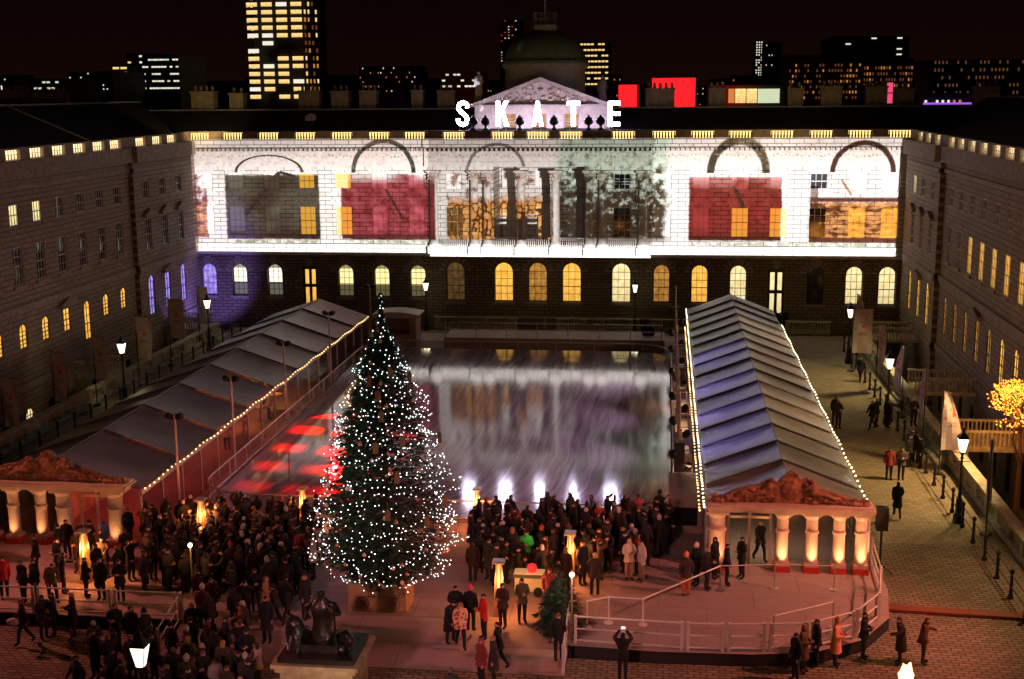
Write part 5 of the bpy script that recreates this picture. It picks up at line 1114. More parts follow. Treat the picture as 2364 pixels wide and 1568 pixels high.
# ------------------------------------------------------------------ people
def pose(kind):
    """joints of a 1.75 m figure facing -Y; returns verts, edges, radii, bone tags"""
    J = dict(pel=(0, 0, .96), spi=(0, 0, 1.14), che=(0, .0, 1.34), nb=(0, .01, 1.47), nk=(0, 0, 1.53), hd=(0, -.015, 1.62), tp=(0, 0, 1.71),
             ls=(.175, 0, 1.41), le=(.235, .03, 1.14), lw=(.22, -.06, .91), lp=(.215, -.085, .84), rs=(-.175, 0, 1.41), re=(-.235, .03, 1.14), rw=(-.22, -.06, .91), rp=(-.215, -.085, .84),
             lh=(.09, 0, .90), lk=(.10, -.02, .50), la=(.10, .02, .09), lt=(.115, -.14, .045), rh=(-.09, 0, .90), rk=(-.10, -.02, .50), ra=(-.10, .02, .09), rt=(-.115, -.14, .045))
    if kind == 'front':                                # hands together before the chest
        J.update(le=(.24, -.02, 1.15), lw=(.07, -.24, 1.16), lp=(.02, -.29, 1.20), re=(-.24, -.02, 1.15), rw=(-.07, -.24, 1.14), rp=(-.03, -.30, 1.17))
    if kind == 'phone':                                # arms raised, holding a phone before the face
        J.update(ls=(.185, -.01, 1.44), le=(.29, -.16, 1.47), lw=(.13, -.26, 1.66), lp=(.08, -.29, 1.72), rs=(-.185, -.01, 1.44), re=(-.29, -.16, 1.47), rw=(-.13, -.26, 1.66), rp=(-.08, -.29, 1.72))
    if kind == 'walk':
        J.update(lk=(.09, -.16, .52), la=(.09, -.20, .11), lt=(.10, -.35, .07), rk=(-.09, .10, .50), ra=(-.09, .34, .16), rt=(-.10, .24, .05), le=(.23, .12, 1.17), lw=(.21, .12, .93), lp=(.20, .11, .86), re=(-.23, -.08, 1.16), rw=(-.20, -.25, .98), rp=(-.19, -.30, .93))
    if kind == 'reach':
        J.update(le=(.26, -.18, 1.24), lw=(.20, -.42, 1.20), lp=(.18, -.50, 1.20), che=(0, -.05, 1.33), nb=(0, -.07, 1.46), nk=(0, -.09, 1.52), hd=(0, -.12, 1.61), tp=(0, -.11, 1.70), ls=(.175, -.06, 1.40), rs=(-.175, -.03, 1.40), lk=(.12, -.08, .50), la=(.13, -.06, .09), lt=(.14, -.22, .045))
    if kind == 'lean':
        J.update(che=(.02, -.08, 1.31), nb=(.02, -.13, 1.43), nk=(.02, -.17, 1.48), hd=(.03, -.22, 1.55), tp=(.03, -.23, 1.64), ls=(.18, -.08, 1.38), rs=(-.16, -.08, 1.38), le=(.24, -.18, 1.15), lw=(.12, -.36, 1.05), lp=(.08, -.42, 1.04), re=(-.22, -.1, 1.12), rw=(-.2, -.24, .93), rp=(-.18, -.28, .87), lk=(.14, -.10, .50), la=(.16, -.06, .09), lt=(.18, -.21, .045))
    rad = dict(pel=(.155, .115), spi=(.13, .10), che=(.165, .115), nb=(.10, .075), nk=.055, hd=(.078, .098), tp=(.062, .075), ls=.072, le=.047, lw=.030, lp=.036, rs=.072, re=.047, rw=.030, rp=.036, lh=.095, lk=.060, la=.042, lt=.036, rh=.095, rk=.060, ra=.042, rt=.036)
    E_ = [('pel', 'spi', 't'), ('spi', 'che', 't'), ('che', 'nb', 't'), ('nb', 'nk', 'n'), ('nk', 'hd', 'h'), ('hd', 'tp', 'h'), ('che', 'ls', 't'), ('ls', 'le', 'a'), ('le', 'lw', 'a'), ('lw', 'lp', 'p'), ('che', 'rs', 't'), ('rs', 're', 'a'), ('re', 'rw', 'a'), ('rw', 'rp', 'p'),
          ('pel', 'lh', 't'), ('lh', 'lk', 'u'), ('lk', 'la', 'l'), ('la', 'lt', 'f'), ('pel', 'rh', 't'), ('rh', 'rk', 'u'), ('rk', 'ra', 'l'), ('ra', 'rt', 'f')]
    return J, rad, E_
def segd(p, a, b):
    ab = b-a; t_ = max(0, min(1, (p-a).dot(ab)/ab.length_squared)); return (p-(a+ab*t_)).length
CO = mat('coat cloth', (.03, .03, .03), .85); PA = mat('trouser cloth', (.02, .02, .025), .85); HA = mat('hair or hat', (.03, .02, .015), .8); SH = mat('shoe leather', (.02, .018, .016), .6)
def protoperson(kind, coat, hairk):
    J, rad, E_ = pose(kind); keys = list(J); ix = {k: i for i, k in enumerate(keys)}
    me = skin('person', [J[k] for k in keys], [(ix[a], ix[b]) for a, b, c in E_], [rad[k] for k in keys], ix['pel'], M['skin'], sub=1)
    me.materials.clear(); me.materials.append(M['skin'])
    vs = [v.co.copy() for v in me.vertices]; nr = [v.normal.copy() for v in me.vertices]
    tagv = []
    for p in vs:
        best = min(E_, key=lambda e_: segd(p, Vector(J[e_[0]]), Vector(J[e_[1]]))-(rad[e_[0]] if not isinstance(rad[e_[0]], tuple) else rad[e_[0]][0])*.5); tagv.append(best[2])
    faces = [tuple(p.vertices) for p in me.polygons]
    def shell(name, ok, off, m, extra=None, zf=None):
        f2 = [f for f in faces if sum(ok(tagv[i], vs[i]) for i in f)*2 >= len(f)]
        used = {i for f in f2 for i in f}; mp = {i: k for k, i in enumerate(sorted(used))}; mb = MB(); mb.v = [tuple(vs[i]+nr[i]*off) for i in sorted(used)]; mb.f = [tuple(mp[i] for i in f) for f in f2]
        if extra: extra(mb)
        q = mb.mesh(name, True); q.materials.append(m); return q
    hem = {'long': .52, 'mid': .80, 'short': .92}[coat]; hd, tp = Vector(J['hd']), Vector(J['tp'])
    def skirt(mb):
        if coat != 'short':
            n = len(mb.v); k_ = 14; rows = [(1.10, .158, .128), (.98, .19, .155), ((.98+hem)/2, .205, .175), (hem, .225, .20)]
            for z_, rx_, ry_ in rows:
                for i in range(k_): a = 2*math.pi*i/k_; mb.v.append((rx_*math.cos(a), ry_*math.sin(a)*(1.15 if kind in ('walk',) else 1), z_+.012*math.sin(3*a)))
            for j in range(3):
                for i in range(k_): q = (i+1) % k_; mb.f.append((n+j*k_+i, n+j*k_+q, n+(j+1)*k_+q, n+(j+1)*k_+i))
        ck = Vector(J['nk']); mb.lathe([(.085, -.05), (.078, .0), (.07, .015)], 10, tuple(ck))
    cm = shell('coat', lambda g, p: g in 'ta' or (g == 'n' and p.z < J['nk'][2]-.03), .022, CO, skirt)
    pm = shell('trousers', lambda g, p: g in 'ul' or (g == 't' and p.z < 1.0), .012, PA)
    sm = shell('shoes', lambda g, p: g == 'f' or (g == 'l' and p.z < .10), .014, SH)
    def hx(mb):
        if hairk == 'hat': mb.lathe([(.092, 0), (.10, .03), (.09, .035), (.088, .09), (.06, .13), (.02, .145)], 12, (hd.x, hd.y+.005, hd.z+.015)); mb.ball((hd.x, hd.y, hd.z+.175), .03, 6, 4)
        if hairk == 'long': mb.ball((hd.x, hd.y+.055, hd.z-.06), .085, 10, 6, 1.05, .75, 1.75)
    hm_ = shell('hair', lambda g, p: g == 'h' and (p.z > hd.z+.045 or (p.y > hd.y+.015 and p.z > hd.z-.07)), .016, HA, hx)
    # fingers, nose, ears and eyes joined into the body mesh
    add = MB()
    for s_, w_, q in ((1, 'lw', 'lp'), (-1, 'rw', 'rp')):
        a, b_ = Vector(J[w_]), Vector(J[q]); d = (b_-a).normalized(); sd = d.cross(Vector((1, 0, 0))).normalized()
        if sd.length < .5: sd = Vector((0, 1, 0))
        cu = d.cross(sd)
        for k in range(4):
            L = (.075, .085, .08, .062)[k]; p0 = b_+sd*(k-1.5)*.017+d*.015; add.tube([p0, p0+d*L*.5+cu*.006*s_, p0+d*L*.85-cu*.02*s_], .0085, 5, .006)
        p0 = a.lerp(b_, .5)+sd*.03; add.tube([p0, p0+sd*.03+d*.03, p0+sd*.03+d*.06], .010, 5, .007)
    fz_ = hd.y-.098; add.tube([(hd.x, fz_+.006, hd.z+.022), (hd.x, fz_-.020, hd.z-.018)], .010, 5, .014)
    for s_ in (-1, 1): add.ball((hd.x+s_*.03, fz_+.012, hd.z+.018), .011, 6, 4); add.ball((hd.x+s_*.082, hd.y+.01, hd.z), .02, 6, 4, .4, .8, 1.4)
    add.tube([(hd.x-.022, fz_+.012, hd.z-.045), (hd.x+.022, fz_+.012, hd.z-.045)], .006, 4)
    n = len(vs); fm = bpy.data.meshes.new('person'); fm.from_pydata([tuple(v) for v in vs]+add.v, [], faces+[tuple(n+i for i in f) for f in add.f]); fm.materials.append(M['skin'])
    for p in fm.polygons: p.use_smooth = True
    bpy.data.meshes.remove(me)
    return dict(body=fm, coat=cm, trousers=pm, shoes=sm, hair=hm_)
_pp = {}
def protop(kind, coat, hairk):
    k = (kind, coat, hairk)
    if k not in _pp: _pp[k] = protoperson(*k)
    return _pp[k]
_cm = {}
def cmat(c, rough=.85):
    k = tuple(round(q, 3) for q in c)
    if k not in _cm: _cm[k] = mat('cloth', k, rough)
    return _cm[k]
SK = [mat('fair skin', (.72, .42, .32), .5), mat('warm skin', (.58, .32, .22), .5), mat('brown skin', (.16, .08, .05), .5)]
_pc = [0]
def person(x, y, z, rz, kind='stand', coat='mid', hair='short', cc=(.02, .02, .02), pc=(.015, .015, .02), hc=(.025, .018, .012), sk=0, sc_=1.0, lab='', group=None):
    pm_ = protop(kind, coat, hair); o = link('person', pm_['body']); o.location = (x, y, z); o.rotation_euler = (0, 0, rz); o.scale = (sc_*1.02, sc_*1.02, sc_); setmat(o, SK[sk])
    for nm, c_ in (('coat', cc), ('trousers', pc), ('shoes', (.018, .016, .015)), ('hair', hc)):
        q = link({'hair': 'hat' if hair == 'hat' else 'hair'}.get(nm, nm), pm_[nm], None, o); setmat(q, cmat(c_))
    tag(o, lab, 'person', group); _pc[0] += 1; return o
random.seed(77)
darks = [(.008, .008, .010), (.010, .009, .010), (.016, .013, .013), (.022, .017, .015), (.010, .013, .022), (.022, .008, .007), (.035, .03, .025), (.05, .035, .025), (.015, .017, .010)]
brights = [(.45, .38, .32), (.35, .04, .03), (.28, .18, .10), (.30, .28, .30), (.12, .16, .30), (.40, .10, .12)]
hairs = [(.02, .012, .01), (.05, .025, .015), (.25, .14, .05), (.12, .05, .02), (.55, .50, .45), (.03, .03, .03)]
def crowd(poly_pts, n, z, dmin, group, lab, face=0.0, spread=.9, taken=[]):
    pts_ = [onz(a, b, z) for a, b in poly_pts]; X0, X1 = min(p.x for p in pts_), max(p.x for p in pts_); Y0, Y1 = min(p.y for p in pts_), max(p.y for p in pts_)
    def ins(x, y):
        r_ = False; j = len(pts_)-1
        for i in range(len(pts_)):
            a, b = pts_[i], pts_[j]
            if (a.y > y) != (b.y > y) and x < (b.x-a.x)*(y-a.y)/(b.y-a.y)+a.x: r_ = not r_
            j = i
        return r_
    c_ = 0; tries = 0
    while c_ < n and tries < 30000:
        tries += 1; x, y = random.uniform(X0, X1), random.uniform(Y0, Y1)
        if not ins(x, y) or any((x-a)**2+(y-b)**2 < dmin**2 for a, b in taken): continue
        if (x-TX)**2+(y-TY)**2 < 2.2**2: continue
        taken.append((x, y)); c_ += 1; br = random.random() < .07
        kd = random.choices(['stand', 'front', 'phone', 'walk', 'reach', 'lean'], [5, 6, 1, 1.5, 1.5, 1])[0]; hr = random.choices(['short', 'long', 'hat'], [4, 3.5, 2.5])[0]
        cc = random.choice(brights if br else darks); hc = random.choice(hairs) if hr != 'hat' else random.choice(darks+brights[:2]+[(.5, .45, .42)])
        cn = ('light' if br else 'dark')
        l_ = '%s coated person with %s, %s' % (cn, {'short': 'short hair', 'long': 'long hair', 'hat': 'knitted hat'}[hr], lab)
        SPECS.append((y, dict(x=x, y=y, z=z, rz=face+random.gauss(0, spread), kind=kd, coat=random.choice(['short', 'mid', 'mid', 'long']), hair=hr, cc=cc, pc=random.choice(darks[:5]), hc=hc, sk=random.choices([0, 1, 2], [5, 4, 1])[0], sc_=random.uniform(.93, 1.06), lab=l_, group=group+': '+cn+' '+hr)))
SPECS = []
def flush(limit):
    SPECS.sort(key=lambda q: q[0])
    for y_, k in SPECS[:limit]: person(**k)
    bm = bmesh.new(); mats = []
    for y_, k in SPECS[limit:]:                         # the far back rows beyond the first three hundred people
        pm_ = protop(k['kind'], k['coat'], k['hair']); T = Matrix.Translation((k['x'], k['y'], k['z'])) @ Matrix.Rotation(k['rz'], 4, 'Z') @ Matrix.Diagonal((k['sc_'], k['sc_'], k['sc_'], 1))
        for nm, m_ in (('body', SK[k['sk']]), ('coat', cmat(k['cc'])), ('trousers', cmat(k['pc'])), ('shoes', cmat((.018, .016, .015))), ('hair', cmat(k['hc']))):
            if m_ not in mats: mats.append(m_)
            mi = mats.index(m_); n0 = len(bm.verts); me = pm_[nm].copy(); me.transform(T)
            f0 = len(bm.faces); bm.from_mesh(me); bm.faces.ensure_lookup_table()
            for f in bm.faces[f0:]: f.material_index = mi
            bpy.data.meshes.remove(me)
    me = bpy.data.meshes.new('crowd'); bm.to_mesh(me); bm.free()
    for m_ in mats: me.materials.append(m_)
    tag(link('crowd', me), 'farthest rows of the dense dark crowd pressed along the front of the rink', 'crowd', kind='stuff')
T_ = []
for hx, hy in ((-19.3, 49.5), (-15.6, 52.0), (-8.0, 53.0), (-3.42, 46.9), (-5.8, 43.6), (-22.5, 45.2), (-5.0, 45.9)): T_.append((hx, hy))
PI = math.pi
# named figures: x pixel, y pixel of the feet, level
def who(px, py, z, rz, kind, coat, hair, cc, lab, pc=(.015, .015, .02), hc=(.02, .015, .012), sk=0, s_=1.0):
    p = onz(px, py, z); T_.append((p.x, p.y)); return person(p.x, p.y, z, R(rz), kind, coat, hair, cc, pc, hc, sk, s_, lab)
B_ = (.012, .012, .014)
o = who(1437, 1572, 0, 180, 'phone', 'short', 'short', B_, 'man in black seen from behind, holding a phone up with both hands')
ph = MB(); ph.box(-.075, -.30, 1.72, .075, -.29, 1.81); q = ph.build('phone', mat('lit phone', (.5, .5, .5), .4, emis=(1, .75, .7), es=1.5)); q.location = o.location; q.rotation_euler = o.rotation_euler; tag(q, 'small lit phone held up by the man in black', 'phone')
who(1037, 1486, DK*.4, 60, 'lean', 'long', 'short', B_, 'man in a long black coat leaning towards a patterned coat')
o_last = who(1064, 1497, DK*.4, 20, 'walk', 'mid', 'long', (.55, .10, .06), 'woman in a red and cream patterned coat striding across the ramp', hc=(.45, .25, .10))
pm_ = mat('patterned coat', (.6, .1, .05), .8); t = pm_.node_tree; tcn = t.nodes.new('ShaderNodeTexCoord'); vv = vor(t, tcn.outputs['Object'], 9)
t.links.new(mixc(t, (.62, .05, .03), (.85, .62, .40), vv.gt(.42)), t.nodes['Principled BSDF'].inputs['Base Color'])
for q in o_last.children:
    if q.name.startswith('coat'): setmat(q, pm_)
who(1053, 1456, DK, 0, 'front', 'mid', 'short', B_, 'dark figure behind the woman in the patterned coat')
who(1087, 1458, DK, 170, 'stand', 'mid', 'hat', B_, 'person in dark coat and bright pink woolly hat', hc=(.85, .08, .16))
who(1118, 1476, DK*.6, -60, 'front', 'short', 'short', (.75, .035, .02), 'man in a bright red jacket')
who(1140, 1579, 0, -70, 'stand', 'long', 'short', (.05, .04, .045), 'man in a grey coat with pale collar at the bottom edge', hc=(.4, .18, .1))
who(1150, 1545, .1, -100, 'walk', 'mid', 'short', B_, 'man in black behind the grey coated man')
who(1112, 1586, 0, -50, 'stand', 'mid', 'long', (.25, .05, .04), 'woman with long red hair and checked jacket at the bottom edge', hc=(.35, .07, .03))
who(1161, 1450, DK, -30, 'front', 'mid', 'short', (.05, .025, .02), 'man in dark brown coat beside the central patio heater'); who(1205, 1438, DK, 20, 'front', 'mid', 'long', (.09, .07, .035), 'woman in olive coat standing before the drinks cart')
who(1289, 1524, .1, 20, 'stand', 'mid', 'short', B_, 'red haired person in black beside the ramp railing', hc=(.30, .06, .03)); who(1268, 1410, DK, 10, 'reach', 'mid', 'long', (.25, .05, .045), 'person in dark red jacket behind the small fir', hc=(.2, .05, .02))
who(1374, 1376, DK, 190, 'reach', 'mid', 'long', (.035, .025, .02), 'blonde woman in dark coat with pale fur collar taking a picture', hc=(.6, .38, .18))
who(1452, 1339, DK, 10, 'front', 'mid', 'long', (.72, .60, .48), 'woman in short cream coat with bare legs', pc=(.45, .22, .15), hc=(.6, .45, .3)); who(1481, 1343, DK, -60, 'stand', 'short', 'short', (.50, .45, .46), 'person in white striped jacket next to the cream coat', pc=(.2, .14, .1))
who(1583, 1376, DK, 190, 'stand', 'mid', 'hat', (.05, .025, .02), 'person in santa hat with orange trousers near the handrail', pc=(.50, .10, .03), hc=(.8, .25, .22))
who(1607, 1352, DK, -60, 'front', 'mid', 'hat', B_, 'person in white fluffy hat facing two long haired friends', hc=(.8, .72, .66)); who(1631, 1362, DK, 70, 'front', 'mid', 'long', B_, 'blonde woman beside the left pavilion column of the right entrance', hc=(.45, .24, .10)); who(1649, 1335, DK, 60, 'stand', 'long', 'long', B_, 'tall dark haired figure against the glowing column')
who(1677, 1352, DK, 90, 'stand', 'mid', 'short', B_, 'doorman in black left of the right pavilion door'); who(1712, 1335, DK, -60, 'front', 'mid', 'short', B_, 'second doorman in black by the right pavilion door'); who(1754, 1296, DK, 30, 'walk', 'mid', 'long', (.03, .025, .02), 'blonde woman walking out of the right pavilion door', hc=(.45, .3, .15))
who(1216, 1318, DK, 0, 'front', 'short', 'short', (.05, .85, .12), 'person in a bright green jacket in the right crowd')
who(1835, 1572, 0, -60, 'stand', 'mid', 'short', B_, 'man in black leftmost of the talking group outside the white railing'); who(1853, 1552, 0, 60, 'front', 'long', 'long', (.10, .05, .03), 'person in brown coat beside the man at the bottom of the right deck', hc=(.25, .08, .04))
who(1883, 1538, 0, -80, 'stand', 'mid', 'short', B_, 'man in black talking to the woman in pink'); who(1928, 1537, 0, 70, 'front', 'long', 'hat', (.80, .30, .20), 'woman in a long salmon pink coat outside the white railing', hc=(.35, .12, .08))
who(1992, 1521, 0, 70, 'front', 'mid', 'short', B_, 'man in black reading a leaflet by the railing end'); who(2078, 1533, 0, -80, 'reach', 'long', 'short', (.025, .016, .013), 'large man in long black coat shaking hands'); who(2128, 1533, 0, 90, 'reach', 'mid', 'short', (.14, .05, .03), 'man in brown jacket shaking hands', pc=(.08, .04, .025), hc=(.2, .04, .02))
who(2070, 1195, 0, 180, 'walk', 'long', 'short', B_, 'lone figure in black walking up the right path'); who(2051, 1108, 0, 0, 'stand', 'mid', 'short', (.30, .035, .03), 'person in red jacket on the right path'); who(2079, 1108, 0, 0, 'front', 'mid', 'long', (.10, .05, .07), 'woman in violet scarf beside the red jacket on the right path')
for i, (a, b, r_) in enumerate(((2098, 1078, 40), (2112, 1070, 140), (2124, 1082, -80), (2104, 1062, 10))): who(a, b, 0, r_, 'stand', 'mid', 'short', B_, ['dark figure', 'tallest dark figure', 'dark figure turned away', 'rear dark figure'][i]+' in the huddle of four by the right posts')
who(2012, 992, 0, -60, 'walk', 'mid', 'short', B_, 'left dark figure casting a shadow on the right path'); who(2022, 985, 0, 60, 'stand', 'mid', 'short', (.03, .03, .035), 'dark figure close beside the walker on the right path'); who(2047, 988, 0, 120, 'stand', 'mid', 'short', B_, 'dark figure beside the middle right lamp')
who(2108, 985, 0, 0, 'front', 'mid', 'hat', (.04, .03, .025), 'person with pale hat behind the posts on the right path', hc=(.5, .4, .3)); who(1985, 882, 0, -30, 'walk', 'mid', 'short', B_, 'dark figure below the large pale banner'); who(1927, 980, 0, 0, 'stand', 'mid', 'short', (.02, .02, .02), 'dark figure behind the marquee handrail'); who(1934, 990, 0, 20, 'front', 'short', 'long', (.05, .03, .03), 'fair haired person behind the marquee handrail', hc=(.4, .22, .12))
who(57, 1488, 0, -60, 'walk', 'mid', 'long', (.02, .016, .016), 'woman in dark coat carrying a white bundle at the bottom left', hc=(.2, .05, .03)); who(103, 1476, 0, 60, 'front', 'mid', 'short', (.03, .02, .02), 'man in dark jacket below the left railing', sk=1); who(127, 1470, 0, -70, 'stand', 'mid', 'short', B_, 'dark companion right of the man below the left railing'); who(172, 1470, 0, -60, 'front', 'long', 'long', B_, 'blonde woman in black below the left railing', hc=(.4, .18, .08))
q = MB(); q.ball((0, 0, 0), .2, 8, 6, 1.2, .7, .7); q = q.build('white_bag', mat('white cloth bag', (.75, .6, .58), .8)); p = onz(57, 1488, 0); q.location = (p.x-.2, p.y-.32, 1.0); tag(q, 'white bundle carried by the woman at the bottom left', 'bag')
for a, b, l_, c_, k in ((12, 1382, 'person in red jacket behind the left railing', (.6, .03, .02), 'stand'), (58, 1390, 'person in dark coat with outstretched hand behind the left railing', B_, 'reach'), (84, 1390, 'woman in black just left of the nearest left heater', B_, 'stand'), (122, 1392, 'man warmed by the nearest left heater', (.10, .06, .02), 'lean'), (86, 1330, 'dark figure farther back above the left heater', B_, 'stand'), (236, 1386, 'dark figure seen from behind near the left railing', B_, 'stand'), (280, 1390, 'broad figure in black at the left railing', B_, 'front')): who(a, b, DK, random.uniform(-60, 60), k, 'mid', 'short', c_, l_, hc=(.05, .03, .02))
who(472, 1455, DK, 180, 'stand', 'long', 'hat', (.16, .03, .03), 'person in long wine coat and pale hat by the left stairs', hc=(.75, .6, .5)); who(618, 1432, DK, 100, 'front', 'long', 'long', (.45, .22, .13), 'woman in a tan coat left of the statue', hc=(.2, .1, .05)); who(706, 1430, DK, 60, 'stand', 'mid', 'short', B_, 'fair headed man in black left of the statue', hc=(.4, .2, .14))
who(560, 1500, 0, -70, 'walk', 'short', 'short', (.40, .14, .04), 'person in orange brown jacket striding across the lower left'); who(440, 1580, 0, 180, 'stand', 'mid', 'long', (.12, .11, .05), 'blonde person in olive green jacket at the bottom', hc=(.5, .28, .1)); who(520, 1590, 0, 180, 'stand', 'short', 'long', (.10, .07, .04), 'blonde woman at the bottom edge, left of the plinth', hc=(.55, .33, .12))
who(299, 1262, DK, 60, 'stand', 'mid', 'short', B_, 'man in black against the glowing column of the left pavilion'); who(158, 1290, DK, 0, 'stand', 'mid', 'short', B_, 'dark figure in the left pavilion arcade')
# people elsewhere
for a, b, l_ in ((1490, 800, 'left figure of the pair at the far right corner of the rink'), (1502, 800, 'right figure of the pair at the far right corner of the rink')): who(a, b, DK, 160, 'stand', 'mid', 'short', B_, l_)
for i, (a, b) in enumerate(((1790, 765), (1800, 770), (1812, 764), (1798, 752))): who(a, b, 0, random.uniform(-90, 90), 'stand', 'mid', 'short', B_, 'dark figure %s the group by the palace right hand door' % ['at the left of', 'in front of', 'at the right of', 'at the back of'][i])
for i, (a, b, r_) in enumerate(((-23.4, 67.5, 0), (-23.0, 70.5, 90), (-24.0, 73, -40), (-23.2, 63.8, 60))): person(a, b, DK, r_, 'front', 'mid', 'short', random.choice(brights[:3]), B_, (.05, .03, .02), 0, 1, ['drinker at the middle table', 'drinker in amber light', 'farthest drinker', 'nearest drinker in red light'][i]+' inside the left marquee')
crowd([(330, 1236), (470, 1222), (735, 1222), (745, 1300), (735, 1345), (520, 1375), (330, 1370)], 128, DK, .46, 'crowd left of the tree', 'in the crowd left of the tree', PI, 1.7, T_)
crowd([(1082, 1228), (1555, 1222), (1555, 1275), (1480, 1325), (1400, 1345), (1250, 1372), (1090, 1345)], 100, DK, .46, 'crowd right of the tree', 'in the crowd right of the tree', PI, 1.7, T_)
crowd([(130, 1290), (320, 1270), (335, 1385), (140, 1385)], 14, DK, .7, 'people before the left pavilion', 'in front of the left pavilion', 0, 1.5, T_)
crowd([(460, 1385), (690, 1360), (690, 1430), (620, 1500), (460, 1470)], 16, DK, .65, 'people left of the statue', 'on the deck left of the statue', 0, 1.5, T_)
crowd([(150, 1570), (250, 1500), (400, 1490), (560, 1500), (600, 1560), (600, 1660), (150, 1660)], 36, 0, .55, 'crowd at the lower left', 'on the setts at the lower left', 0, 1.5, T_)

flush(300-_pc[0])
# ------------------------------------------------------------------ skyline
SKB = mat('dark far building', (.02, .015, .015), .8); SKR = mat('far brick building', (.20, .09, .05), .8)
def em(name, c, s_): return mat(name, (.02, .02, .02), .5, emis=c, es=s_)
EW = {'y': M['farlit'], 'w': em('far window white', (1, .92, .75), .95), 'o': em('far window orange', (.9, .35, .08), .6), 'd': em('far window dim', (.45, .17, .05), .28), 'p': em('far window pink', (1, .08, .22), .9), 'g': em('far window pale', (.8, .9, .6), .8), 'r': em('far lamp red', (1, .03, .05), .8), 'v': em('violet lamp line', (.45, .12, 1), .9)}
_q = {}
def quadmesh(w_, h, m):
    k = (round(w_, 2), round(h, 2))
    if k not in _q: mb = MB(); mb.box(-w_/2, -.15, 0, w_/2, 0, h); _q[k] = mb.mesh('window'); _q[k].materials.append(SKB)
    return _q[k]
def far(name, lab, x0, y0, x1, y1, Y, rows, cols, p=.9, keys='y', wf=.7, hf=.45, body=None, cat='building', depth=30, py0=None, py1=None, group=None):
    a, b_ = ony(x0, y1, Y), ony(x1, y0, Y); W, Ht = b_.x-a.x, b_.z-a.z
    o = thing(name, lab, cat, (a.x, Y, -3.6), 0, group); mb = MB(); mb.box(0, 0, 0, W, depth, b_.z+3.6); mb.build('wall', body or SKB, o)
    if rows and cols:
        zt_ = ony(x0, py0 if py0 else y0, Y).z; zb_ = ony(x0, py1 if py1 else y1, Y).z; cw, rh = W/cols, (zt_-zb_)/rows
        for r_ in range(rows):
            for c_ in range(cols):
                if random.random() > p: continue
                q = link('window', quadmesh(cw*wf, rh*hf, SKB), None, o); q.location = (cw*(c_+.5), -.02, zb_+3.6+rh*(r_+.25)); setmat(q, EW[random.choice(keys)])
    return o
random.seed(31)
# round tower
a, b_ = ony(565, 235, 520), ony(728, 100, 520); Wt = b_.x-a.x; cxw = (a.x+b_.x)/2; ztp = ony(646, -60, 520).z
o = thing('tower_block', 'tall cylindrical tower with rows of yellow windows, cut by the top edge', 'tower', (cxw, 520+Wt/2, -3.6)); mb = MB(); mb.lathe([(Wt/2, 0), (Wt/2, ztp+3.6)], 12, ph=math.pi/12); mb.build('wall', SKB, o)
cols_ = [(-.33, .20), (-.11, .20), (.11, .20), (.33, .20)]
rh = abs(ony(646, 100, 520).z-ony(646, 117.8, 520).z); zb_ = ony(646, 228, 520).z; ww = MB(); 
allw = []
for r_ in range(15):
    for c_ in range(4):
        x = (c_-1.5)*Wt*.200-Wt*.04; pr_ = .95 if not (6 <= r_ <= 9) else .6
        if r_ < 2 and c_ in (1, 2): pr_ = .2
        if random.random() < pr_: allw.append((x, -Wt/2-.4, r_, Wt*.145, 0, random.choice('yyyyw')))
    for c_, (x, w_) in enumerate(((-.455, .05), (-.40, .05))):
        if random.random() < .75: allw.append((x*Wt, -Wt*.33, r_, Wt*w_, -.6, random.choice('yyo')))
    for x in (.37, .41, .45, .49):
        if random.random() < .8: allw.append((x*Wt, -Wt*(.56-(x-.3)*.9), r_, Wt*.022, .7, random.choice('oyd')))
for i, (x, y, r_, w_, rz_, k) in enumerate(allw[:100]):
    q = link('window', quadmesh(w_, rh*.52, SKB), None, o); q.location = (x, y, zb_+3.6+r_*rh); q.rotation_euler = (0, 0, rz_); setmat(q, EW[k])
mb = MB()
for x, y, r_, w_, rz_, k in allw[100:]: mb.box(x-w_/2, y-.1, zb_+3.6+r_*rh, x+w_/2, y, zb_+3.6+(r_+.52)*rh)
tag(mb.build('windows', EW['y'], o), kind='stuff')
far('office_block', 'far white lit office block with bright strips of windows, left of the tall tower', 332, 128, 411, 210, 480, 5, 12, .75, 'wwg', .85, .22)
far('office_block', 'far block with stacked yellow window strips', 262, 152, 294, 206, 470, 5, 2, .9, 'y', .8, .45); far('office_block', 'dim far block with a few white windows beside the strip lit block', 296, 122, 331, 206, 490, 6, 3, .35, 'wy', .5, .3)
far('office_block', 'low dark far block dotted with white lights at the left', 160, 165, 258, 210, 450, 5, 12, .25, 'w', .3, .3); far('office_block', 'low far block with a dim window band at the far left', 78, 182, 136, 210, 400, 2, 6, .6, 'g', .7, .3); far('office_block', 'dark far block with one bright light at the left edge', -30, 185, 30, 215, 390, 1, 3, .5, 'w', .5, .3)
far('tower_block', 'slim far tower with red and white specks left of the dome', 1155, 45, 1195, 215, 700, 16, 5, .42, 'oowr', .3, .3, py1=150); far('office_block', 'far tower with yellow window strips right of the dome', 1338, 95, 1405, 200, 560, 8, 8, .85, 'y', .8, .30); mb = MB()
far('tower_block', 'slender far tower with bright white column of lights', 1742, 95, 1762, 200, 900, 18, 3, .85, 'w', .5, .5); far('tower_block', 'dark far tower speckled with white lights beside the slender one', 1764, 98, 1806, 200, 850, 9, 6, .22, 'wy', .3, .25)
far('brick_block', 'large far brick office building with rows of dim windows', 1818, 125, 1990, 232, 380, 7, 24, .55, 'dddo', .4, .45, SKR, py0=145); far('brick_block', 'taller far brick building with a few lit windows and a bright top storey', 1990, 133, 2110, 232, 385, 6, 18, .7, 'dddo', .4, .45, SKR, py0=150)
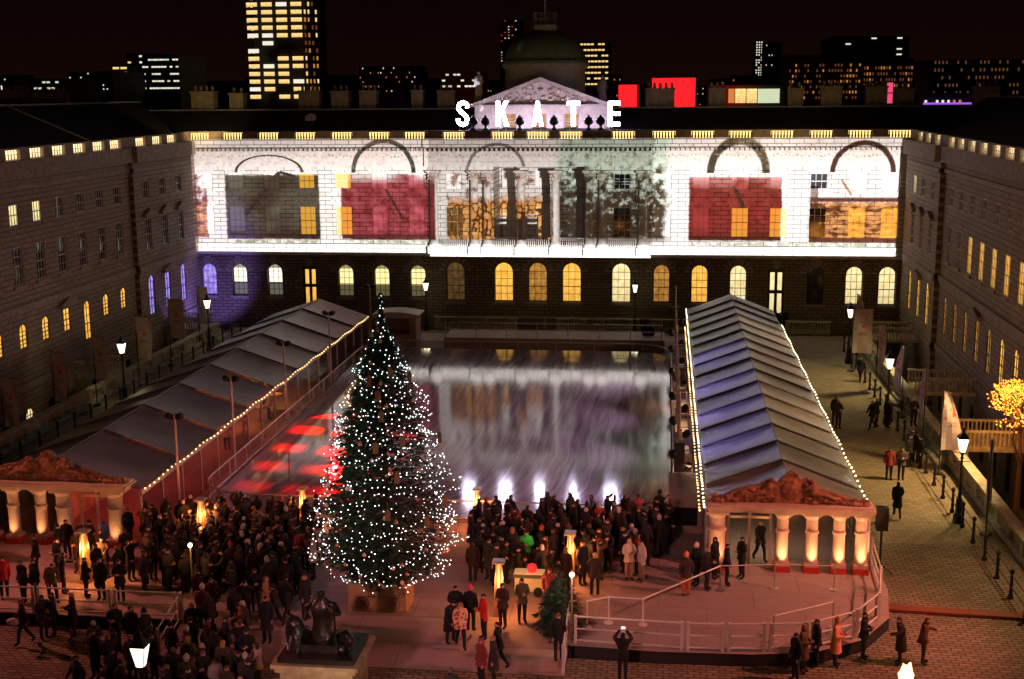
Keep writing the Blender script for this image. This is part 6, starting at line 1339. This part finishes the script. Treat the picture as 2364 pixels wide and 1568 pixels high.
far('office_block', 'dark stepped top block with two bright window strips on the brick buildings', 1920, 82, 2100, 132, 430, 4, 12, .16, 'w', .8, .25); far('brick_block', 'wide dim far building with faint windows at the right', 2150, 135, 2420, 240, 360, 6, 30, .45, 'd', .35, .4, SKB)
far('office_block', 'low far building with lit white windows right of the dome', 1020, 165, 1098, 205, 430, 3, 9, .6, 'gw', .8, .3); far('office_block', 'far low block speckled orange between the tall tower and the dome', 830, 152, 960, 215, 600, 6, 22, .22, 'oow', .3, .3)
far('red_hall', 'low hall floodlit deep red beside the roof chimneys', 1505, 180, 1606, 245, 300, 0, 0, body=mat('white concrete', (.6, .55, .5), .8)); far('red_hall', 'small red lit wall with a dark centre right of the letter E', 1428, 196, 1470, 245, 300, 1, 3, .5, 'y', .2, .2, body=bpy.data.materials['white concrete'])
for a_, b_ in ((1555, 215), (1448, 225), (1164, 190)):
    q = ony(a_, b_, 285); light('red_flood', 'SPOT', (q.x, 262, q.z-4), 160000 if a_ == 1555 else 60000, (1, .01, .015), (q.x, 300, q.z+1), .5, 60, .8)
far('theatre', 'far theatre with a glowing yellow and white glass front', 1640, 196, 1815, 245, 300, 0, 0); o = bpy.context.scene.objects['theatre'] if 'theatre' in bpy.context.scene.objects else None
for i, (a_, b_, c_) in enumerate(((1681, 1696, 'o'), (1697, 1722, 'y'), (1723, 1748, 'y'), (1749, 1800, 'g'))):
    p, q = ony(a_, 238, 299.5), ony(b_, 205, 299.5); mb = MB(); mb.box(0, -.3, 0, q.x-p.x, 0, q.z-p.z); w_ = mb.build('glass_front', EW[c_], o); w_.location = (p.x-o.location.x, -.4, p.z+3.6)
far('pink_hall', 'small building lit bright pink among the chimneys at the right', 2032, 195, 2062, 245, 300, 2, 2, .9, 'p', .95, .9); far('low_block', 'low dark block with a violet line of light at the far right', 2130, 215, 2250, 245, 290, 1, 9, .5, 'wo', .4, .2)
p, q = ony(2132, 239, 289), ony(2248, 239, 289); mb = MB(); mb.box(p.x, 288.6, p.z-.25, q.x, 289.5, p.z+.15); tag(mb.build('light_line', EW['v']), 'thin violet line of light along a low far roof', 'light line')
xx = -40; i = 0
while xx < 2400:
    w_ = random.uniform(45, 95); 
    far('distant_block', 'low dark building with scattered tiny lights on the horizon', xx, random.uniform(172, 200), xx+w_, 246, random.uniform(620, 900), 4, int(w_/6), random.choice([.06, .1, .18]), random.choice(['wwo', 'oy', 'wy', 'o']), .35, .2, group='low dark buildings on the horizon'); xx += w_*random.uniform(.8, 1.1); i += 1
# chimneys on the palace roof
CH = mat('sooty chimney stone', (.30, .24, .17), .85, nscale=1.5, namp=.4); k = 0
cl_ = [(-10, 64, 207), (75, 146, 213), (442, 492, 208), (530, 560, 212), (690, 735, 206), (765, 803, 207), (830, 868, 206), (950, 975, 205), (1010, 1050, 206), (1490, 1558, 200), (1636, 1676, 200), (1818, 1856, 200), (1895, 1945, 196), (2000, 2050, 196), (2068, 2112, 200), (2250, 2310, 196)]
for a_, b_, top in cl_:
    Y = 113.0; p, q = ony(a_, 250, Y), ony(b_, top, Y); o = thing('chimney_stack', '', 'chimney', (p.x, Y, 15.2), 0, 'chimney stacks behind the palace roof')
    o['label'] = 'brown chimney stack behind the palace roof, %s' % ['at the far left edge', 'second from the left edge, brightly lit', 'below the far white office block', 'narrow, left of the tall tower', 'at the foot of the tall tower', 'right of the tall tower', 'second right of the tall tower', 'narrow, midway to the statue', 'left of the white statue', 'wide, in front of the red hall', 'left of the yellow theatre', 'right of the yellow theatre', 'before the brick buildings', 'left of the pink hall', 'right of the pink hall', 'wide and dark at the far right'][k]
    mb = MB(); W = q.x-p.x; hh = q.z-15.2; mb.box(0, 0, 0, W, 1.2, hh-.25); mb.box(-.08, -.08, hh-.248, W+.08, 1.28, hh-.1); mb.build('stack', CH, o); mb = MB(); n_ = max(2, int(W/.45))
    for i in range(n_): mb.lathe([(.14, 0), (.11, .45)], 8, ((i+.5)*W/n_, .6, hh-.1))
    mb.build('chimney_pots', CH, o); k += 1
light('roof_fill', 'SPOT', (-36, 100, 17), 1200, (1, .7, .3), (-44, 113, 19), .3, 80, .8); light('roof_fill', 'SPOT', (10, 96, 17.5), 800, (1, .65, .28), (5, 113, 19), .5, 100, .9); light('roof_fill', 'SPOT', (-25, 96, 17.5), 350, (1, .6, .35), (-25, 113, 19), .5, 100, .9)  # added unseen spots that brighten the chimneys
print('people', _pc[0], 'objects', len(bpy.data.objects))

for o in sc.objects:
    if 'label' in o and len(o['label'].replace('-', ' ').split()) > 16: print('LONG', o.name, o['label'])
